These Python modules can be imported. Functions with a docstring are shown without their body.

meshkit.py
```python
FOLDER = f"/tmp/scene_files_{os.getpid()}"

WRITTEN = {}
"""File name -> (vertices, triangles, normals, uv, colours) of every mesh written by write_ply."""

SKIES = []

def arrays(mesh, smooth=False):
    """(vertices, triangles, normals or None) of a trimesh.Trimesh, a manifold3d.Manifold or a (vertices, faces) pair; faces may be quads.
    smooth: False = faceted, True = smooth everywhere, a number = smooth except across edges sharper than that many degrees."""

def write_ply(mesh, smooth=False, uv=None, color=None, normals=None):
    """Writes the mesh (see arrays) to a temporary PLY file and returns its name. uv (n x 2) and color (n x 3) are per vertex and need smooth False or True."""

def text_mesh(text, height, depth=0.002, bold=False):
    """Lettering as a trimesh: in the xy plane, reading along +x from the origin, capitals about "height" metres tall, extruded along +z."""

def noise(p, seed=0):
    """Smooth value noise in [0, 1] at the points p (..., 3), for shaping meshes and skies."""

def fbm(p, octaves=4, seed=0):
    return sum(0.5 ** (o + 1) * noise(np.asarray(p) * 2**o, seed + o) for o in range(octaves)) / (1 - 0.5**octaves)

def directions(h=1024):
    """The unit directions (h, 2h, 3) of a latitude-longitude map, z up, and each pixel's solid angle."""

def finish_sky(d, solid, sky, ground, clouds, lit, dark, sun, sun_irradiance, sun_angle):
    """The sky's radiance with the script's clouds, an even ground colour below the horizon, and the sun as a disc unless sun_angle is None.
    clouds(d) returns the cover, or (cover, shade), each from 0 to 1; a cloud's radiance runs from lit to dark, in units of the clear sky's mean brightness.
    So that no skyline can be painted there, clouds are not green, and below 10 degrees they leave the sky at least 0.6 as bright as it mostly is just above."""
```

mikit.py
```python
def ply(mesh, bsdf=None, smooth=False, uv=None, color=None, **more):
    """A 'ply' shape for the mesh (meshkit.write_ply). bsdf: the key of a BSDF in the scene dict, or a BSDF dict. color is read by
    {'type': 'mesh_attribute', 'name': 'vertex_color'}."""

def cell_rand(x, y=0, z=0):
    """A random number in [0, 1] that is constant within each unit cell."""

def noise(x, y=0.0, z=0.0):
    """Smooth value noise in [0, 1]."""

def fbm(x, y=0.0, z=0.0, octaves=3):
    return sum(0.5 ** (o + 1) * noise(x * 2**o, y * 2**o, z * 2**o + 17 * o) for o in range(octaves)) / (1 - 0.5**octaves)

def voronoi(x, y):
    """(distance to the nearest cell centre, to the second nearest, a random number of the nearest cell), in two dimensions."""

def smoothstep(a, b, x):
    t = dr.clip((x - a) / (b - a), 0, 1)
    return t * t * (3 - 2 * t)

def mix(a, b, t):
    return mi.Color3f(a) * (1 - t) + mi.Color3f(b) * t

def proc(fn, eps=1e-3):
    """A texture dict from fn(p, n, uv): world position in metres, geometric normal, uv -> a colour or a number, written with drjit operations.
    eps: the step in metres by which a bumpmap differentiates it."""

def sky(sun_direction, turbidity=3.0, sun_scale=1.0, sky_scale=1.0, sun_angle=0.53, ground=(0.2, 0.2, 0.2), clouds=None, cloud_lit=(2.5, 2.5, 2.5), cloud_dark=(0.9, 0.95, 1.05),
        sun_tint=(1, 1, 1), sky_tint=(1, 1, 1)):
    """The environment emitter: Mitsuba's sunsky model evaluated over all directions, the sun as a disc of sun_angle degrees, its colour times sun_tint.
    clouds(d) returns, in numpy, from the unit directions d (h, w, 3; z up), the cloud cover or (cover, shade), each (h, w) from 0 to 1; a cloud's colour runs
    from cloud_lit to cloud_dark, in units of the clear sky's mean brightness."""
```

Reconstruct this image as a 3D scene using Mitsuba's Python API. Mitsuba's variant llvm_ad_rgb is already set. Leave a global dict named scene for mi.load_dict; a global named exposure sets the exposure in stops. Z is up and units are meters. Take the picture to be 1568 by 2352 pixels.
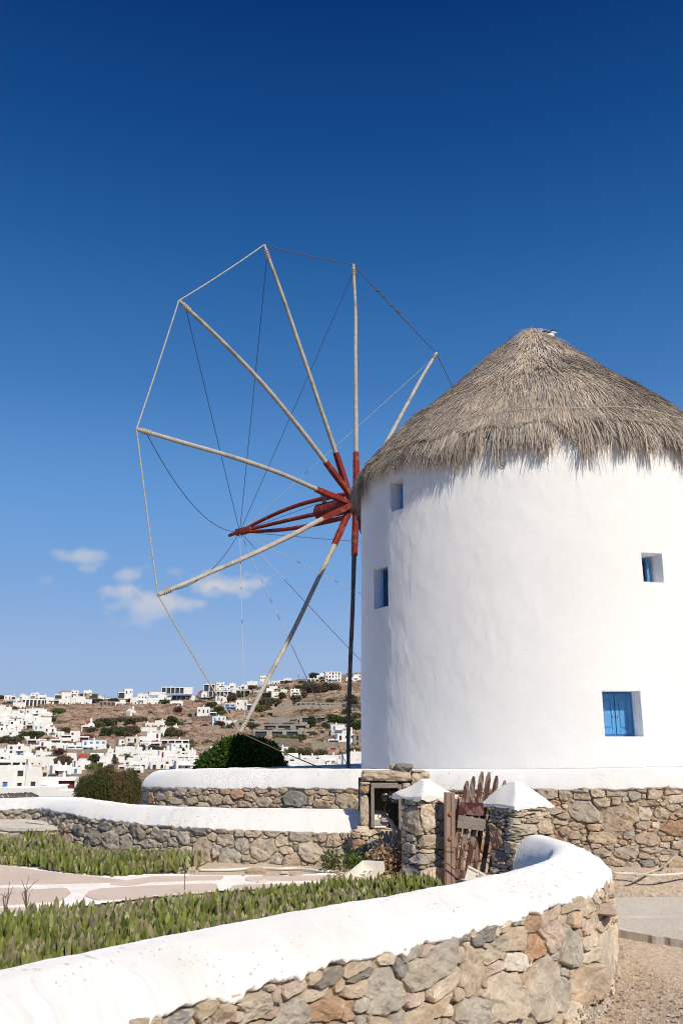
import math, random
import numpy as np, trimesh, mitsuba as mi, drjit as dr, mikit, meshkit
from scipy.interpolate import CubicSpline
from scipy.spatial import cKDTree
from mikit import proc, noise, fbm, voronoi, smoothstep, mix, cell_rand
T = mi.ScalarTransform4f
PI = math.pi
scene, labels = {}, {}
# ------------------------------------------------------------------ camera, sky, exposure
W_PH, H_PH = 1568.0, 2352.0            # the photograph's pixels in which positions were measured
F_PX, PITCH, EYE = 2050.0, math.atan(519 / 2050.0), 1.6
fwd = np.array([0, math.cos(PITCH), math.sin(PITCH)])
scene['camera'] = {'type': 'perspective', 'fov': math.degrees(2 * math.atan(W_PH / 2 / F_PX)), 'fov_axis': 'x', 'near_clip': 0.1, 'far_clip': 6000.0,
    'to_world': T().look_at(origin=[0, 0, EYE], target=[0, float(fwd[1]), EYE + float(fwd[2])], up=[0, 0, 1])}
SUN_AZ, SUN_EL = math.radians(153), math.radians(37)
sun = [math.sin(SUN_AZ) * math.cos(SUN_EL), math.cos(SUN_AZ) * math.cos(SUN_EL), math.sin(SUN_EL)]
def clouds(d):
    az, el = np.degrees(np.arctan2(d[..., 0], d[..., 1])), np.degrees(np.arcsin(d[..., 2]))
    q = d / np.maximum(np.abs(d[..., 2:3]), 0.03)
    def puff(a, e, ra, re, seed):
        n = meshkit.fbm(np.stack([az * 0.75, el * 1.3, az * 0], -1) + seed * 7.3, 5, seed)
        g = 1 - np.sqrt(((az - a) / ra) ** 2 + ((el - e) / re) ** 2)
        return np.clip((g + (n - 0.5) * 2.6 - 0.12) * 1.4, 0, 1) * (g > -1.2)
    c = 0
    for k, (a, e, ra, re, m) in enumerate([(-12.2, 8.2, 3.2, 1.2, 1), (-7.7, 9.4, 2.4, 1.2, 1), (-15.9, 11.1, 1.8, .9, .62), (-13.7, 10.0, 1.3, .75, .55),
            (-18.2, 9.4, .9, .5, .2), (-10.7, 10.2, .9, .4, .22), (-13.0, 7.0, .8, .4, .18), (25, 8, 6, 1.4, .4), (-38, 10, 5, 1.6, .4), (60, 12, 7, 2, .4)]):
        c = np.maximum(c, m * puff(a, e, ra, re, k + 1))
    haze = np.interp(el, [0, 5, 9.5, 14.6, 22, 30.3, 36.5, 43.6], [.95, .95, .85, .73, .39, .19, .08, 0])   # the pale air low over the land, all round
    hs, ps = np.interp(el, [0, 2.5, 5.1, 9.5, 14.6, 22, 30.3, 36.5], [.42, .44, .51, .67, .78, .86, .95, 1]), np.clip(.16 - (el - 8.2) * .16, 0, .35)
    tot = 1 - (1 - haze) * (1 - c)
    return tot, (haze * (1 - c) * hs + c * ps) / np.maximum(tot, 1e-6)
scene['sky'] = mikit.sky(sun, turbidity=2.6, sky_scale=0.92, sky_tint=(0.05, 0.285, 0.70), sun_tint=(.92, 1.03, 1.20), clouds=clouds, cloud_lit=(5.7, 5.75, 6.15), cloud_dark=(.50, 3.2, 7.5), ground=(.32, .28, .24))
exposure = 1.64
# ------------------------------------------------------------------ helpers
def ray(x, y):
    xc, yc = (x - W_PH / 2) / F_PX, -(y - H_PH / 2) / F_PX
    return np.array([xc, math.cos(PITCH) - yc * math.sin(PITCH), math.sin(PITCH) + yc * math.cos(PITCH)])
def on_z(x, y, z=0.0):                      # pixel -> point at height z
    d = ray(x, y); return np.array([0, 0, EYE]) + (z - EYE) / d[2] * d
def on_y(x, y, Y):                          # pixel -> point at forward distance Y
    d = ray(x, y); return np.array([0, 0, EYE]) + Y / d[1] * d
def project(P):
    P = np.atleast_2d(P) - [0, 0, EYE]
    f_ = P[:, 1] * math.cos(PITCH) + P[:, 2] * math.sin(PITCH); u_ = -P[:, 1] * math.sin(PITCH) + P[:, 2] * math.cos(PITCH)
    return np.stack([W_PH / 2 + F_PX * P[:, 0] / f_, H_PH / 2 - F_PX * u_ / f_], 1)
class MB:
    """collects triangles (and a uv per vertex) of ONE mesh"""
    def __init__(s): s.v, s.f, s.uv, s.n = [], [], [], 0
    def add(s, v, f, uv=(0.5, 0.5)):
        v = np.asarray(v, float); f = np.asarray(f, int)
        if f.shape[1] == 4: f = np.vstack([f[:, [0, 1, 2]], f[:, [0, 2, 3]]])
        s.v.append(v); s.f.append(f + s.n); s.n += len(v)
        uv = np.asarray(uv, float); s.uv.append(np.tile(uv, (len(v), 1)) if uv.ndim == 1 else uv)
        return s
    def get(s): return np.vstack(s.v), np.vstack(s.f), np.vstack(s.uv)
CUBE_V = np.array([[x, y, z] for z in (-.5, .5) for y in (-.5, .5) for x in (-.5, .5)])
CUBE_F = np.array([[0, 2, 3, 1], [4, 5, 7, 6], [0, 1, 5, 4], [2, 6, 7, 3], [0, 4, 6, 2], [1, 3, 7, 5]])
def rotz(a): c, s = math.cos(a), math.sin(a); return np.array([[c, -s, 0], [s, c, 0], [0, 0, 1]])
def box(m, c, size, R=None, uv=(.5, .5), bevel=0.0):
    if bevel > 0:
        h = np.asarray(size) / 2; b = bevel
        pts = np.array([[sx * (h[0] - (b if k != 0 else 0)), sy * (h[1] - (b if k != 1 else 0)), sz * (h[2] - (b if k != 2 else 0))] for sx in (-1, 1) for sy in (-1, 1) for sz in (-1, 1) for k in range(3)])
        t = trimesh.convex.convex_hull(pts); v, f = np.array(t.vertices), np.array(t.faces)
    else: v, f = CUBE_V * size, CUBE_F
    if R is not None: v = v @ np.asarray(R).T
    return m.add(v + c, f, uv)
def frame_of(p0, p1, up=(0, 0, 1)):
    d = np.asarray(p1, float) - p0; L = np.linalg.norm(d); z = d / L
    x = np.cross(up, z); 
    if np.linalg.norm(x) < 1e-4: x = np.cross([0, 1, 0], z)
    x /= np.linalg.norm(x); return np.stack([x, np.cross(z, x), z], 1), L
def beam(m, p0, p1, w, h, up=(0, 0, 1), uv=(.5, .5), bevel=0.0, w1=None, h1=None):
    """a bar: w across, h along 'up'; tapering to w1, h1"""
    R, L = frame_of(p0, p1, up); w1, h1 = w1 or w, h1 or h
    ring = lambda a, b, z: [[sx * a / 2 - (sx * bevel if k else 0), sy * b / 2 - (0 if k else sy * bevel), z] for sx, sy, ks in ((-1, -1, (0, 1)), (1, -1, (1, 0)), (1, 1, (0, 1)), (-1, 1, (1, 0))) for k in ks] if bevel else [[sx * a / 2, sy * b / 2, z] for sx, sy in ((-1, -1), (1, -1), (1, 1), (-1, 1))]
    a, b = ring(w, h, 0), ring(w1, h1, L); n = len(a)
    v = np.array(a + b) @ R.T + p0; i = np.arange(n); j = (i + 1) % n
    f = np.vstack([np.stack([i, j, j + n, i + n], 1)]); caps = [[0, k + 1, k] for k in range(1, n - 1)] + [[n, n + k, n + k + 1] for k in range(1, n - 1)]
    m.add(v, f, uv); m.f.append(np.array(caps) + m.n - len(v)); return m
def tube(m, pts, r, sides=8, uv=(.5, .5), caps=True):
    p = np.asarray(pts, float); r = np.broadcast_to(r, (len(p),)); t = np.gradient(p, axis=0); t /= np.linalg.norm(t, axis=1, keepdims=True) + 1e-12
    a = np.cross(t, [0.31, 0.17, 0.93]); a /= np.linalg.norm(a, axis=1, keepdims=True) + 1e-9; b = np.cross(t, a); an = np.arange(sides) * 2 * PI / sides
    v = p[:, None] + r[:, None, None] * (np.cos(an)[None, :, None] * a[:, None] + np.sin(an)[None, :, None] * b[:, None])
    i, j = np.meshgrid(np.arange(len(p) - 1), np.arange(sides), indexing='ij'); k = (j + 1) % sides
    f = np.stack([i * sides + j, i * sides + k, (i + 1) * sides + k, (i + 1) * sides + j], -1).reshape(-1, 4)
    m.add(v.reshape(-1, 3), f, uv)
    if caps:
        for o, s in ((0, -1), ((len(p) - 1) * sides, 1)):
            m.f.append(np.array([[o, o + q, o + q + 1][::s] for q in range(1, sides - 1)]) + m.n - len(p) * sides)
    return m
def lathe(m, prof, c, n=32, uv=(.5, .5), R=None):
    prof = np.asarray(prof, float); a = np.arange(n) * 2 * PI / n
    v = np.stack([prof[:, None, 0] * np.cos(a), prof[:, None, 0] * np.sin(a), np.broadcast_to(prof[:, None, 1], (len(prof), n))], -1).reshape(-1, 3)
    if R is not None: v = v @ np.asarray(R).T
    i, j = np.meshgrid(np.arange(len(prof) - 1), np.arange(n), indexing='ij'); k = (j + 1) % n
    return m.add(v + c, np.stack([i * n + j, i * n + k, (i + 1) * n + k, (i + 1) * n + j], -1).reshape(-1, 4), uv)
USED = {}
def numbered(name):
    k = USED.get(name, -1) + 1; USED[name] = k
    return name if k == 0 else f'{name}_{k:03d}'
def tag(key, label, cat=None, group=None, kind=None):
    e = {'label': label}
    if cat: e['category'] = cat
    if group: e['group'] = group
    if kind: e['kind'] = kind
    labels[key] = e; return key
def put(name, m, bsdf, parent=None, label=None, cat=None, group=None, kind=None, smooth=False):
    key = numbered(f'{parent}__{name}' if parent else name)
    v, f, uv = m.get()
    scene[key] = mikit.ply((v, f), bsdf, smooth=smooth, uv=uv if smooth in (True, False) else None)
    if label or kind:
        e = {}
        if label: e['label'] = label
        if cat: e['category'] = cat
        if group: e['group'] = group
        if kind: e['kind'] = kind
        labels[key] = e
    return key
def thing(name, label, cat, group=None): return tag(numbered(name), label, cat, group)
N3 = lambda p, s, seed=0: meshkit.noise(np.asarray(p) * s, seed) - 0.5
def rock(m, c, size, R=None, seed=0, rough=.12, uv=(.5, .5), sub=2, boxy=.5):
    t = trimesh.creation.icosphere(subdivisions=sub); v = np.array(t.vertices)
    q = v / np.abs(v).max(1, keepdims=True); v = v * (1 - boxy) + q * boxy * .82
    v = v * (1 + rough * 2 * (meshkit.fbm(v * 1.3 + seed * 3.7, 3, seed) - .5)[:, None] * 1.6)
    v = v * np.asarray(size) / 2
    if R is not None: v = v @ np.asarray(R).T
    return m.add(v + c, np.array(t.faces), uv)
# ------------------------------------------------------------------ materials
C3 = mi.Color3f
def two(b): return {'type': 'twosided', 'bsdf': b}
def prin(color, rough=.8, spec=.3, **k):
    if callable(color): color = proc(color)
    elif not isinstance(color, dict): color = {'type': 'rgb', 'value': list(color)}
    return {'type': 'principled', 'base_color': color, 'roughness': rough, 'specular': spec, **k}
def bump(b, fn, scale=1.0, eps=2e-3): return {'type': 'bumpmap', 'arbitrary': proc(fn, eps), 'scale': scale, 'bsdf': b}
def mat(name, b): scene[name] = two(b)
def white_fn(p, n, uv):
    k = fbm(p.x * 1.1, p.y * 1.1, p.z * .7, 4)
    f = noise(p.x * 37, p.y * 37, p.z * 37)
    st = smoothstep(.80, .93, noise(p.x * 21 + 3, p.y * 21, p.z * 21)) * smoothstep(.5, .72, fbm(p.x * 2.1, p.y * 2.1, p.z * 2.1 + 5, 3))
    c = mix((.80, .80, .79), (.87, .87, .86), k) * (.97 + .05 * f)
    return mix(c, (.60, .54, .46), st * .25)
def plaster_h(p, n, uv):
    return .006 * fbm(p.x * 9, p.y * 9, p.z * 3.5, 3) + .002 * smoothstep(.55, .62, fbm(p.x * 4 + 3, p.y * 4, p.z * 1.1, 4)) + .003 * fbm(p.x * 38, p.y * 38, p.z * 20, 2) + .0012 * noise(p.x * 120, p.y * 120, p.z * 120)
mat('whitewash', bump(prin(white_fn, .9, .15), plaster_h, 1.0))
def coping_fn(p, n, uv):
    k = fbm(p.x * 1.7, p.y * 1.7, p.z * 1.7, 4)
    st = smoothstep(.74, .9, noise(p.x * 34, p.y * 34, p.z * 34)) * smoothstep(.5, .7, fbm(p.x * 1.6 + 9, p.y * 1.6, p.z * 1.6, 3))
    grime = smoothstep(.5, .85, fbm(p.x * 4, p.y * 4, p.z * 4 + 2, 3))
    c = mix((.75, .74, .715), (.84, .83, .81), k)
    c = mix(c, (.70, .66, .59), grime * .3)
    sp = smoothstep(.80, .9, noise(p.x * 62, p.y * 62, p.z * 62)) * smoothstep(.45, .7, fbm(p.x * 2.3 + 4, p.y * 2.3, p.z * 2.3, 2))
    return mix(mix(c, (.46, .39, .30), st * .5), (.33, .27, .2), sp * .6)
mat('coping_plaster', bump(prin(coping_fn, .9, .15), lambda p, n, uv: .007 * fbm(p.x * 7, p.y * 7, p.z * 7, 3) + .003 * noise(p.x * 60, p.y * 60, p.z * 60) + .0015 * noise(p.x * 170, p.y * 170, p.z * 170), 1.0))
STONES = [(.45, .36, .265), (.57, .48, .37), (.395, .355, .30), (.235, .22, .20), (.40, .26, .165), (.46, .37, .305), (.66, .60, .51), (.45, .385, .305)]
# tones: 0 tan, 1 cream, 2 grey, 3 dark grey, 4 rust, 5 pinkish, 6 pale, 7 grey tan
def stone_fn(p, n, uv):
    i = uv.x * 8
    c = C3(*STONES[0])
    for k in range(1, 8): c = dr.select(i > k, C3(*STONES[k]), c)
    o = uv.y * 50
    a = fbm(p.x * 7 + o, p.y * 7, p.z * 9, 4); b = noise(p.x * 55 + o, p.y * 55, p.z * 55); g = fbm(p.x * 3 + o, p.y * 3 + o, p.z * 3, 2)
    veins = smoothstep(.47, .5, fbm(p.x * 4 + o, p.y * 4, p.z * 16 + (p.x + p.y) * 6, 3)) - smoothstep(.5, .53, fbm(p.x * 4 + o, p.y * 4, p.z * 16 + (p.x + p.y) * 6, 3))
    c = c * (.62 + .76 * a) * (.88 + .24 * b)
    c = mix(c, c * C3(1.25, .95, .66), smoothstep(.55, .85, g) * .3)
    c = mix(c, C3(.62, .57, .5), veins * .22)
    lich = smoothstep(.76, .82, noise(p.x * 30 + o, p.y * 30, p.z * 30)) * smoothstep(.5, .6, a)
    return mix(c, (.6, .56, .48), lich * .5)
def stone_h(p, n, uv):
    o = uv.y * 50
    return .020 * fbm(p.x * 14 + o, p.y * 14, p.z * 22, 5) + .004 * noise(p.x * 70, p.y * 70, p.z * 90)
mat('rubble_stone', bump(prin(stone_fn, .92, .2), stone_h, 1.0))
def mortar_fn(p, n, uv):
    a = fbm(p.x * 12, p.y * 12, p.z * 12, 4)
    return mix((.26, .20, .14), (.52, .43, .32), a) * (.8 + .4 * noise(p.x * 90, p.y * 90, p.z * 90))
mat('mortar', bump(prin(mortar_fn, .95, .1), lambda p, n, uv: .03 * fbm(p.x * 16, p.y * 16, p.z * 16, 4), 1.0))
def soil_fn(p, n, uv):
    a = fbm(p.x * 1.3, p.y * 1.3, 0, 4); b = noise(p.x * 45, p.y * 45, 1.0); g = fbm(p.x * 9, p.y * 9, 3, 3)
    c = mix((.42, .325, .24), (.57, .47, .365), a * .6 + g * .4) * (.8 + .36 * b)
    d = smoothstep(.78, .86, noise(p.x * 70, p.y * 70, 4.0))
    return mix(c, (.30, .24, .19), d * .5)
mat('soil', bump(prin(soil_fn, .95, .1), lambda p, n, uv: .03 * fbm(p.x * 9, p.y * 9, 0, 5) + .006 * noise(p.x * 75, p.y * 75, 2), 1.0))
def concrete_fn(p, n, uv):
    a = fbm(p.x * 1.5, p.y * 1.5, p.z * 2, 4); s = smoothstep(.62, .8, fbm(p.x * .9 + 4, p.y * 3.2, p.z, 3))
    c = mix((.42, .38, .33), (.54, .495, .44), a) * (.9 + .2 * noise(p.x * 50, p.y * 50, p.z * 50))
    return mix(c, (.72, .69, .64), s * .5)
mat('concrete', bump(prin(concrete_fn, .9, .2), lambda p, n, uv: .008 * fbm(p.x * 10, p.y * 10, p.z * 10, 4), 1.0))
def paving_fn(p, n, uv):
    a = fbm(p.x * 2.0 + uv.x * 30, p.y * 2.0, 0, 4); b = noise(p.x * 80, p.y * 80, 0)
    return mix((.52, .42, .355), (.61, .515, .445), a) * (.93 + .1 * b) * (.95 + .1 * uv.x)
mat('paving', bump(prin(paving_fn, .85, .2), lambda p, n, uv: .004 * fbm(p.x * 14, p.y * 14, 0, 3), 1.0))
def joint_fn(p, n, uv):
    w = smoothstep(.38, .6, fbm(p.x * 5, p.y * 5, 1, 4))
    return mix((.80, .78, .74), (.62, .53, .46), w * .35)
mat('joint_paint', bump(prin(joint_fn, .85, .2), lambda p, n, uv: .005 * fbm(p.x * 14, p.y * 14, 0, 3), 1.0))
def thatch_fn(p, n, uv):
    a = fbm(p.x * 1.4, p.y * 1.4, p.z * 1.4, 3)
    c = mix((.19, .165, .14), (.62, .55, .47), uv.x) * (.72 + .6 * a)
    w = smoothstep(-.25, .55, (p.x - 4.1) * .45 + (fbm(p.x * 1.1 + 5, p.y * 1.1, p.z * .8, 4) - .5) * 2.2) * smoothstep(6.2, 7.2, p.z)   # darker patch with a ragged border, right of the upper cone
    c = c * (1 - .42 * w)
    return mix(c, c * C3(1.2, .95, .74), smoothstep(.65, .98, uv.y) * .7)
mat('thatch', prin(thatch_fn, .85, .2))
mat('thatch_core', bump(prin(lambda p, n, uv: mix((.10, .085, .07), (.24, .205, .165), fbm(p.x * 6, p.y * 6, p.z * 2, 4)), .95, .1), lambda p, n, uv: .04 * fbm(p.x * 18, p.y * 18, p.z * 5, 3), 1.0))
def pole_fn(p, n, uv):
    a = fbm(p.x * 9, p.y * 9, p.z * 9, 3); b = noise(p.x * 25, p.y * 25, p.z * 6)
    c = mix((.34, .31, .27), (.53, .485, .425), a) * (.92 + .14 * b)
    k = smoothstep(.70, .8, noise(p.x * 3.1, p.y * 3.1, p.z * 3.1))
    return mix(c, (.22, .19, .165), k * .45)
mat('weathered_wood', prin(pole_fn, .85, .2))
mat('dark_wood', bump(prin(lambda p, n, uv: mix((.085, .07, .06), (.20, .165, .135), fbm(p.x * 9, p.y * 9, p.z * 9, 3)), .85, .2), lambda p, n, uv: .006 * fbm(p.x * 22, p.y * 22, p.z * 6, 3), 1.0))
def red_fn(p, n, uv):
    a = fbm(p.x * 3.1, p.y * 3.1, p.z * 3.1, 4); w = smoothstep(.60, .70, fbm(p.x * 11 + 2, p.y * 11, p.z * 11, 3))
    c = mix((.15, .016, .012), (.28, .04, .02), a)
    return mix(c, (.30, .22, .17), w * .35)
mat('red_paint', bump(prin(red_fn, .55, .35), lambda p, n, uv: .004 * fbm(p.x * 20, p.y * 20, p.z * 20, 3), 1.0))
def worn_red_fn(p, n, uv):
    a = fbm(p.x * 6, p.y * 6, p.z * 3, 4); w = smoothstep(.47, .56, fbm(p.x * 24 + uv.x * 9, p.y * 24, p.z * 6, 4))
    c = mix((.065, .03, .024), (.13, .055, .042), a)
    g = mix((.26, .21, .175), (.42, .36, .30), noise(p.x * 90, p.y * 90, p.z * 12))
    return mix(c, g, w * (.25 + .75 * uv.y))
mat('worn_red_wood', bump(prin(worn_red_fn, .75, .25), lambda p, n, uv: .004 * fbm(p.x * 40, p.y * 40, p.z * 8, 3), 1.0))
mat('post_wood', bump(prin(lambda p, n, uv: mix((.24, .125, .085), (.43, .30, .235), fbm(p.x * 20, p.y * 20, p.z * 3, 4)), .8, .2), lambda p, n, uv: .003 * fbm(p.x * 50, p.y * 50, p.z * 6, 3), 1.0))
mat('red_rail', bump(prin(lambda p, n, uv: mix((.085, .018, .018), (.24, .17, .15), smoothstep(.52, .66, fbm(p.x * 14, p.y * 14, p.z * 9, 4)) * .7), .6, .3), lambda p, n, uv: .003 * fbm(p.x * 40, p.y * 40, p.z * 20, 3), 1.0))
mat('grey_board', bump(prin(lambda p, n, uv: mix((.17, .14, .12), (.34, .29, .25), fbm(p.x * 4 , p.y * 4, p.z * 45 + 4 * noise(p.x * 8, p.y * 8, p.z * 8), 3)), .85, .2), lambda p, n, uv: .003 * fbm(p.x * 8, p.y * 8, p.z * 60, 3), 1.0))
mat('rope', prin(lambda p, n, uv: mix((.36, .31, .25), (.58, .52, .44), noise(p.x * 40, p.y * 40, p.z * 40)), .9, .1))
mat('dark_wire', prin((.06, .055, .05), .5, .4))
def blue_fn(p, n, uv):
    a = fbm(p.x * 5, p.y * 5, p.z * 5, 3); w = smoothstep(.70, .78, fbm(p.x * 17, p.y * 17, p.z * 6, 3))
    return mix(mix((.055, .23, .50), (.10, .32, .60), a), (.50, .52, .52), w * .4)
mat('blue_paint', bump(prin(blue_fn, .5, .4), lambda p, n, uv: .002 * fbm(p.x * 50, p.y * 50, p.z * 12, 3), 1.0))
mat('bare_metal', prin((.30, .28, .26), .5, .5, metallic=.6))
mat('off_white_plastic', prin((.74, .71, .64), .5, .4))
mat('beige_plastic', prin((.50, .45, .36), .5, .4))
mat('black_plastic', prin((.03, .03, .03), .5, .4))
mat('niche_dark', prin((.16, .13, .10), .95, .1))
def leaf_bsdf(fn, tr=.5): return {'type': 'principledthin', 'base_color': proc(fn), 'roughness': .45, 'spec_trans': 0.0, 'diff_trans': tr, 'eta': 1.4}
def ice_fn(p, n, uv):
    k = uv.x; a = fbm(p.x * 2.5, p.y * 2.5, 0, 3)
    c = mix((.06, .085, .018), (.25, .285, .06), k * .75 + a * .25)
    c = mix(c, (.30, .235, .17), smoothstep(.45, .9, uv.y) * .85)
    return c
mat('ice_plant', prin(ice_fn, .45, .4))
scene['bush_leaf'] = leaf_bsdf(lambda p, n, uv: mix((.028, .065, .014), (.105, .185, .035), uv.x), .55)
scene['pepper_leaf'] = leaf_bsdf(lambda p, n, uv: mix(mix((.055, .06, .022), (.12, .135, .05), uv.x), (.21, .135, .07), smoothstep(.55, .95, uv.y) * .8), .5)
scene['dry_leaf'] = leaf_bsdf(lambda p, n, uv: mix((.30, .19, .11), (.52, .38, .25), uv.x), .4)
scene['weed_leaf'] = leaf_bsdf(lambda p, n, uv: mix((.05, .10, .02), (.14, .21, .05), uv.x), .5)
mat('bark', bump(prin(lambda p, n, uv: mix((.10, .07, .05), (.22, .16, .11), fbm(p.x * 8, p.y * 8, p.z * 3, 3)), .9, .1), lambda p, n, uv: .02 * fbm(p.x * 20, p.y * 20, p.z * 5, 3), 1.0))
TREE_TONES = {'dark': ((.03, .042, .018), (.095, .115, .045)), 'olive': ((.06, .06, .032), (.15, .145, .075)), 'brown': ((.08, .064, .045), (.185, .15, .105)), 'light': ((.075, .09, .03), (.19, .21, .075)),
    'maroon': ((.07, .03, .035), (.16, .055, .065)), 'magenta': ((.18, .025, .08), (.34, .06, .16)), 'palm': ((.06, .07, .03), (.16, .17, .075))}
for k_, (a_, b_) in TREE_TONES.items():
    scene['far_leaf_' + k_] = two(prin(lambda p, n, uv, a_=a_, b_=b_: mix(a_, b_, uv.x), .8, .2))

mat('dark_rope', prin((.13, .105, .085), .9, .1)); mat('stay_grey', prin((.42, .43, .44), .7, .2)); mat('rust', prin((.30, .17, .09), .8, .3)); mat('bird_white', prin((.7, .7, .7), .8, .2))
# ------------------------------------------------------------------ the land: yard, falling ground, valley and hillside in one sheet
def az_el(x, y): d = ray(x, y); return math.degrees(math.atan2(d[0], d[1])), d[2] / math.hypot(d[0], d[1])
RIDGE = [az_el(x, y) for x, y in [(-400, 1622), (0, 1611), (200, 1610), (300, 1606), (420, 1600), (520, 1592), (600, 1577), (700, 1560), (780, 1552), (830, 1546), (1200, 1545), (2000, 1560)]]
R_AZ, R_Z = np.array([a for a, _ in RIDGE]), np.array([EYE + 800 * e for _, e in RIDGE])
def terrain_z(x, y, fine=True):
    x, y = np.asarray(x, float), np.asarray(y, float); r = np.hypot(x, y); az = np.degrees(np.arctan2(x, y))
    rz = np.interp(az, R_AZ, R_Z) * np.interp(np.abs(az), [60, 110], [1, .25])
    near = -.29 + np.interp(y, [6.8, 10.9, 11.4, 11.75], [0, .03, .14, .29]) - .15 * np.clip((2.6 - x) / .6, 0, 1) * (y > 6) + .025 * N3(np.stack([x, y, x * 0], -1), 1.2)
    base = np.interp(r, [0, 16.5, 22, 45, 80, 150, 380], [0, 0, -1.3, -4.4, -6.4, -8.5, -8.5])
    t = np.clip((r - 380) / 420, 0, 1); hill = (rz + 8.5) * t + np.where(r > 800, -(r - 800) * .09, 0)
    p = np.stack([x, y, x * 0], -1); am = np.clip((r - 360) / 150, 0, 1) * np.clip((940 - r) / 140, .15, 1)
    hill = hill + am * (7.0 * N3(p, .012, 3) + 3.0 * N3(p, .045, 4) * np.clip((760 - r) / 60, .1, 1))
    z = np.where(r < 14, near, near * np.clip((16.5 - r) / 2.5, 0, 1) + base + hill)
    return z
def hit(x, y):                              # pixel -> the point where its ray meets the land beyond the walls
    d = ray(x, y); h = math.hypot(d[0], d[1]); t = np.arange(120, 900, .5) / h
    P = np.array([0, 0, EYE]) + t[:, None] * d; under = P[:, 2] <= terrain_z(P[:, 0], P[:, 1])
    return P[np.argmax(under)] if under.any() else P[int((760 - 120) / .5)]
az_ = np.radians(np.r_[np.linspace(-180, -36, 36)[:-1], np.linspace(-36, 36, 330), np.linspace(36, 180, 36)[1:]])
r_ = np.r_[.4, np.geomspace(1.5, 16, 110), np.geomspace(16.3, 360, 70)[:-1], np.linspace(360, 830, 190), np.geomspace(840, 5000, 20)]
A_, R_ = np.meshgrid(az_, r_, indexing='ij'); X_, Y_ = R_ * np.sin(A_), R_ * np.cos(A_); i_, j_ = np.meshgrid(np.arange(len(az_) - 1), np.arange(len(r_) - 1), indexing='ij'); n_ = len(r_)
land = MB().add(np.stack([X_, Y_, terrain_z(X_, Y_)], -1).reshape(-1, 3), np.stack([i_ * n_ + j_, i_ * n_ + j_ + 1, (i_ + 1) * n_ + j_ + 1, (i_ + 1) * n_ + j_], -1).reshape(-1, 4))
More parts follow.
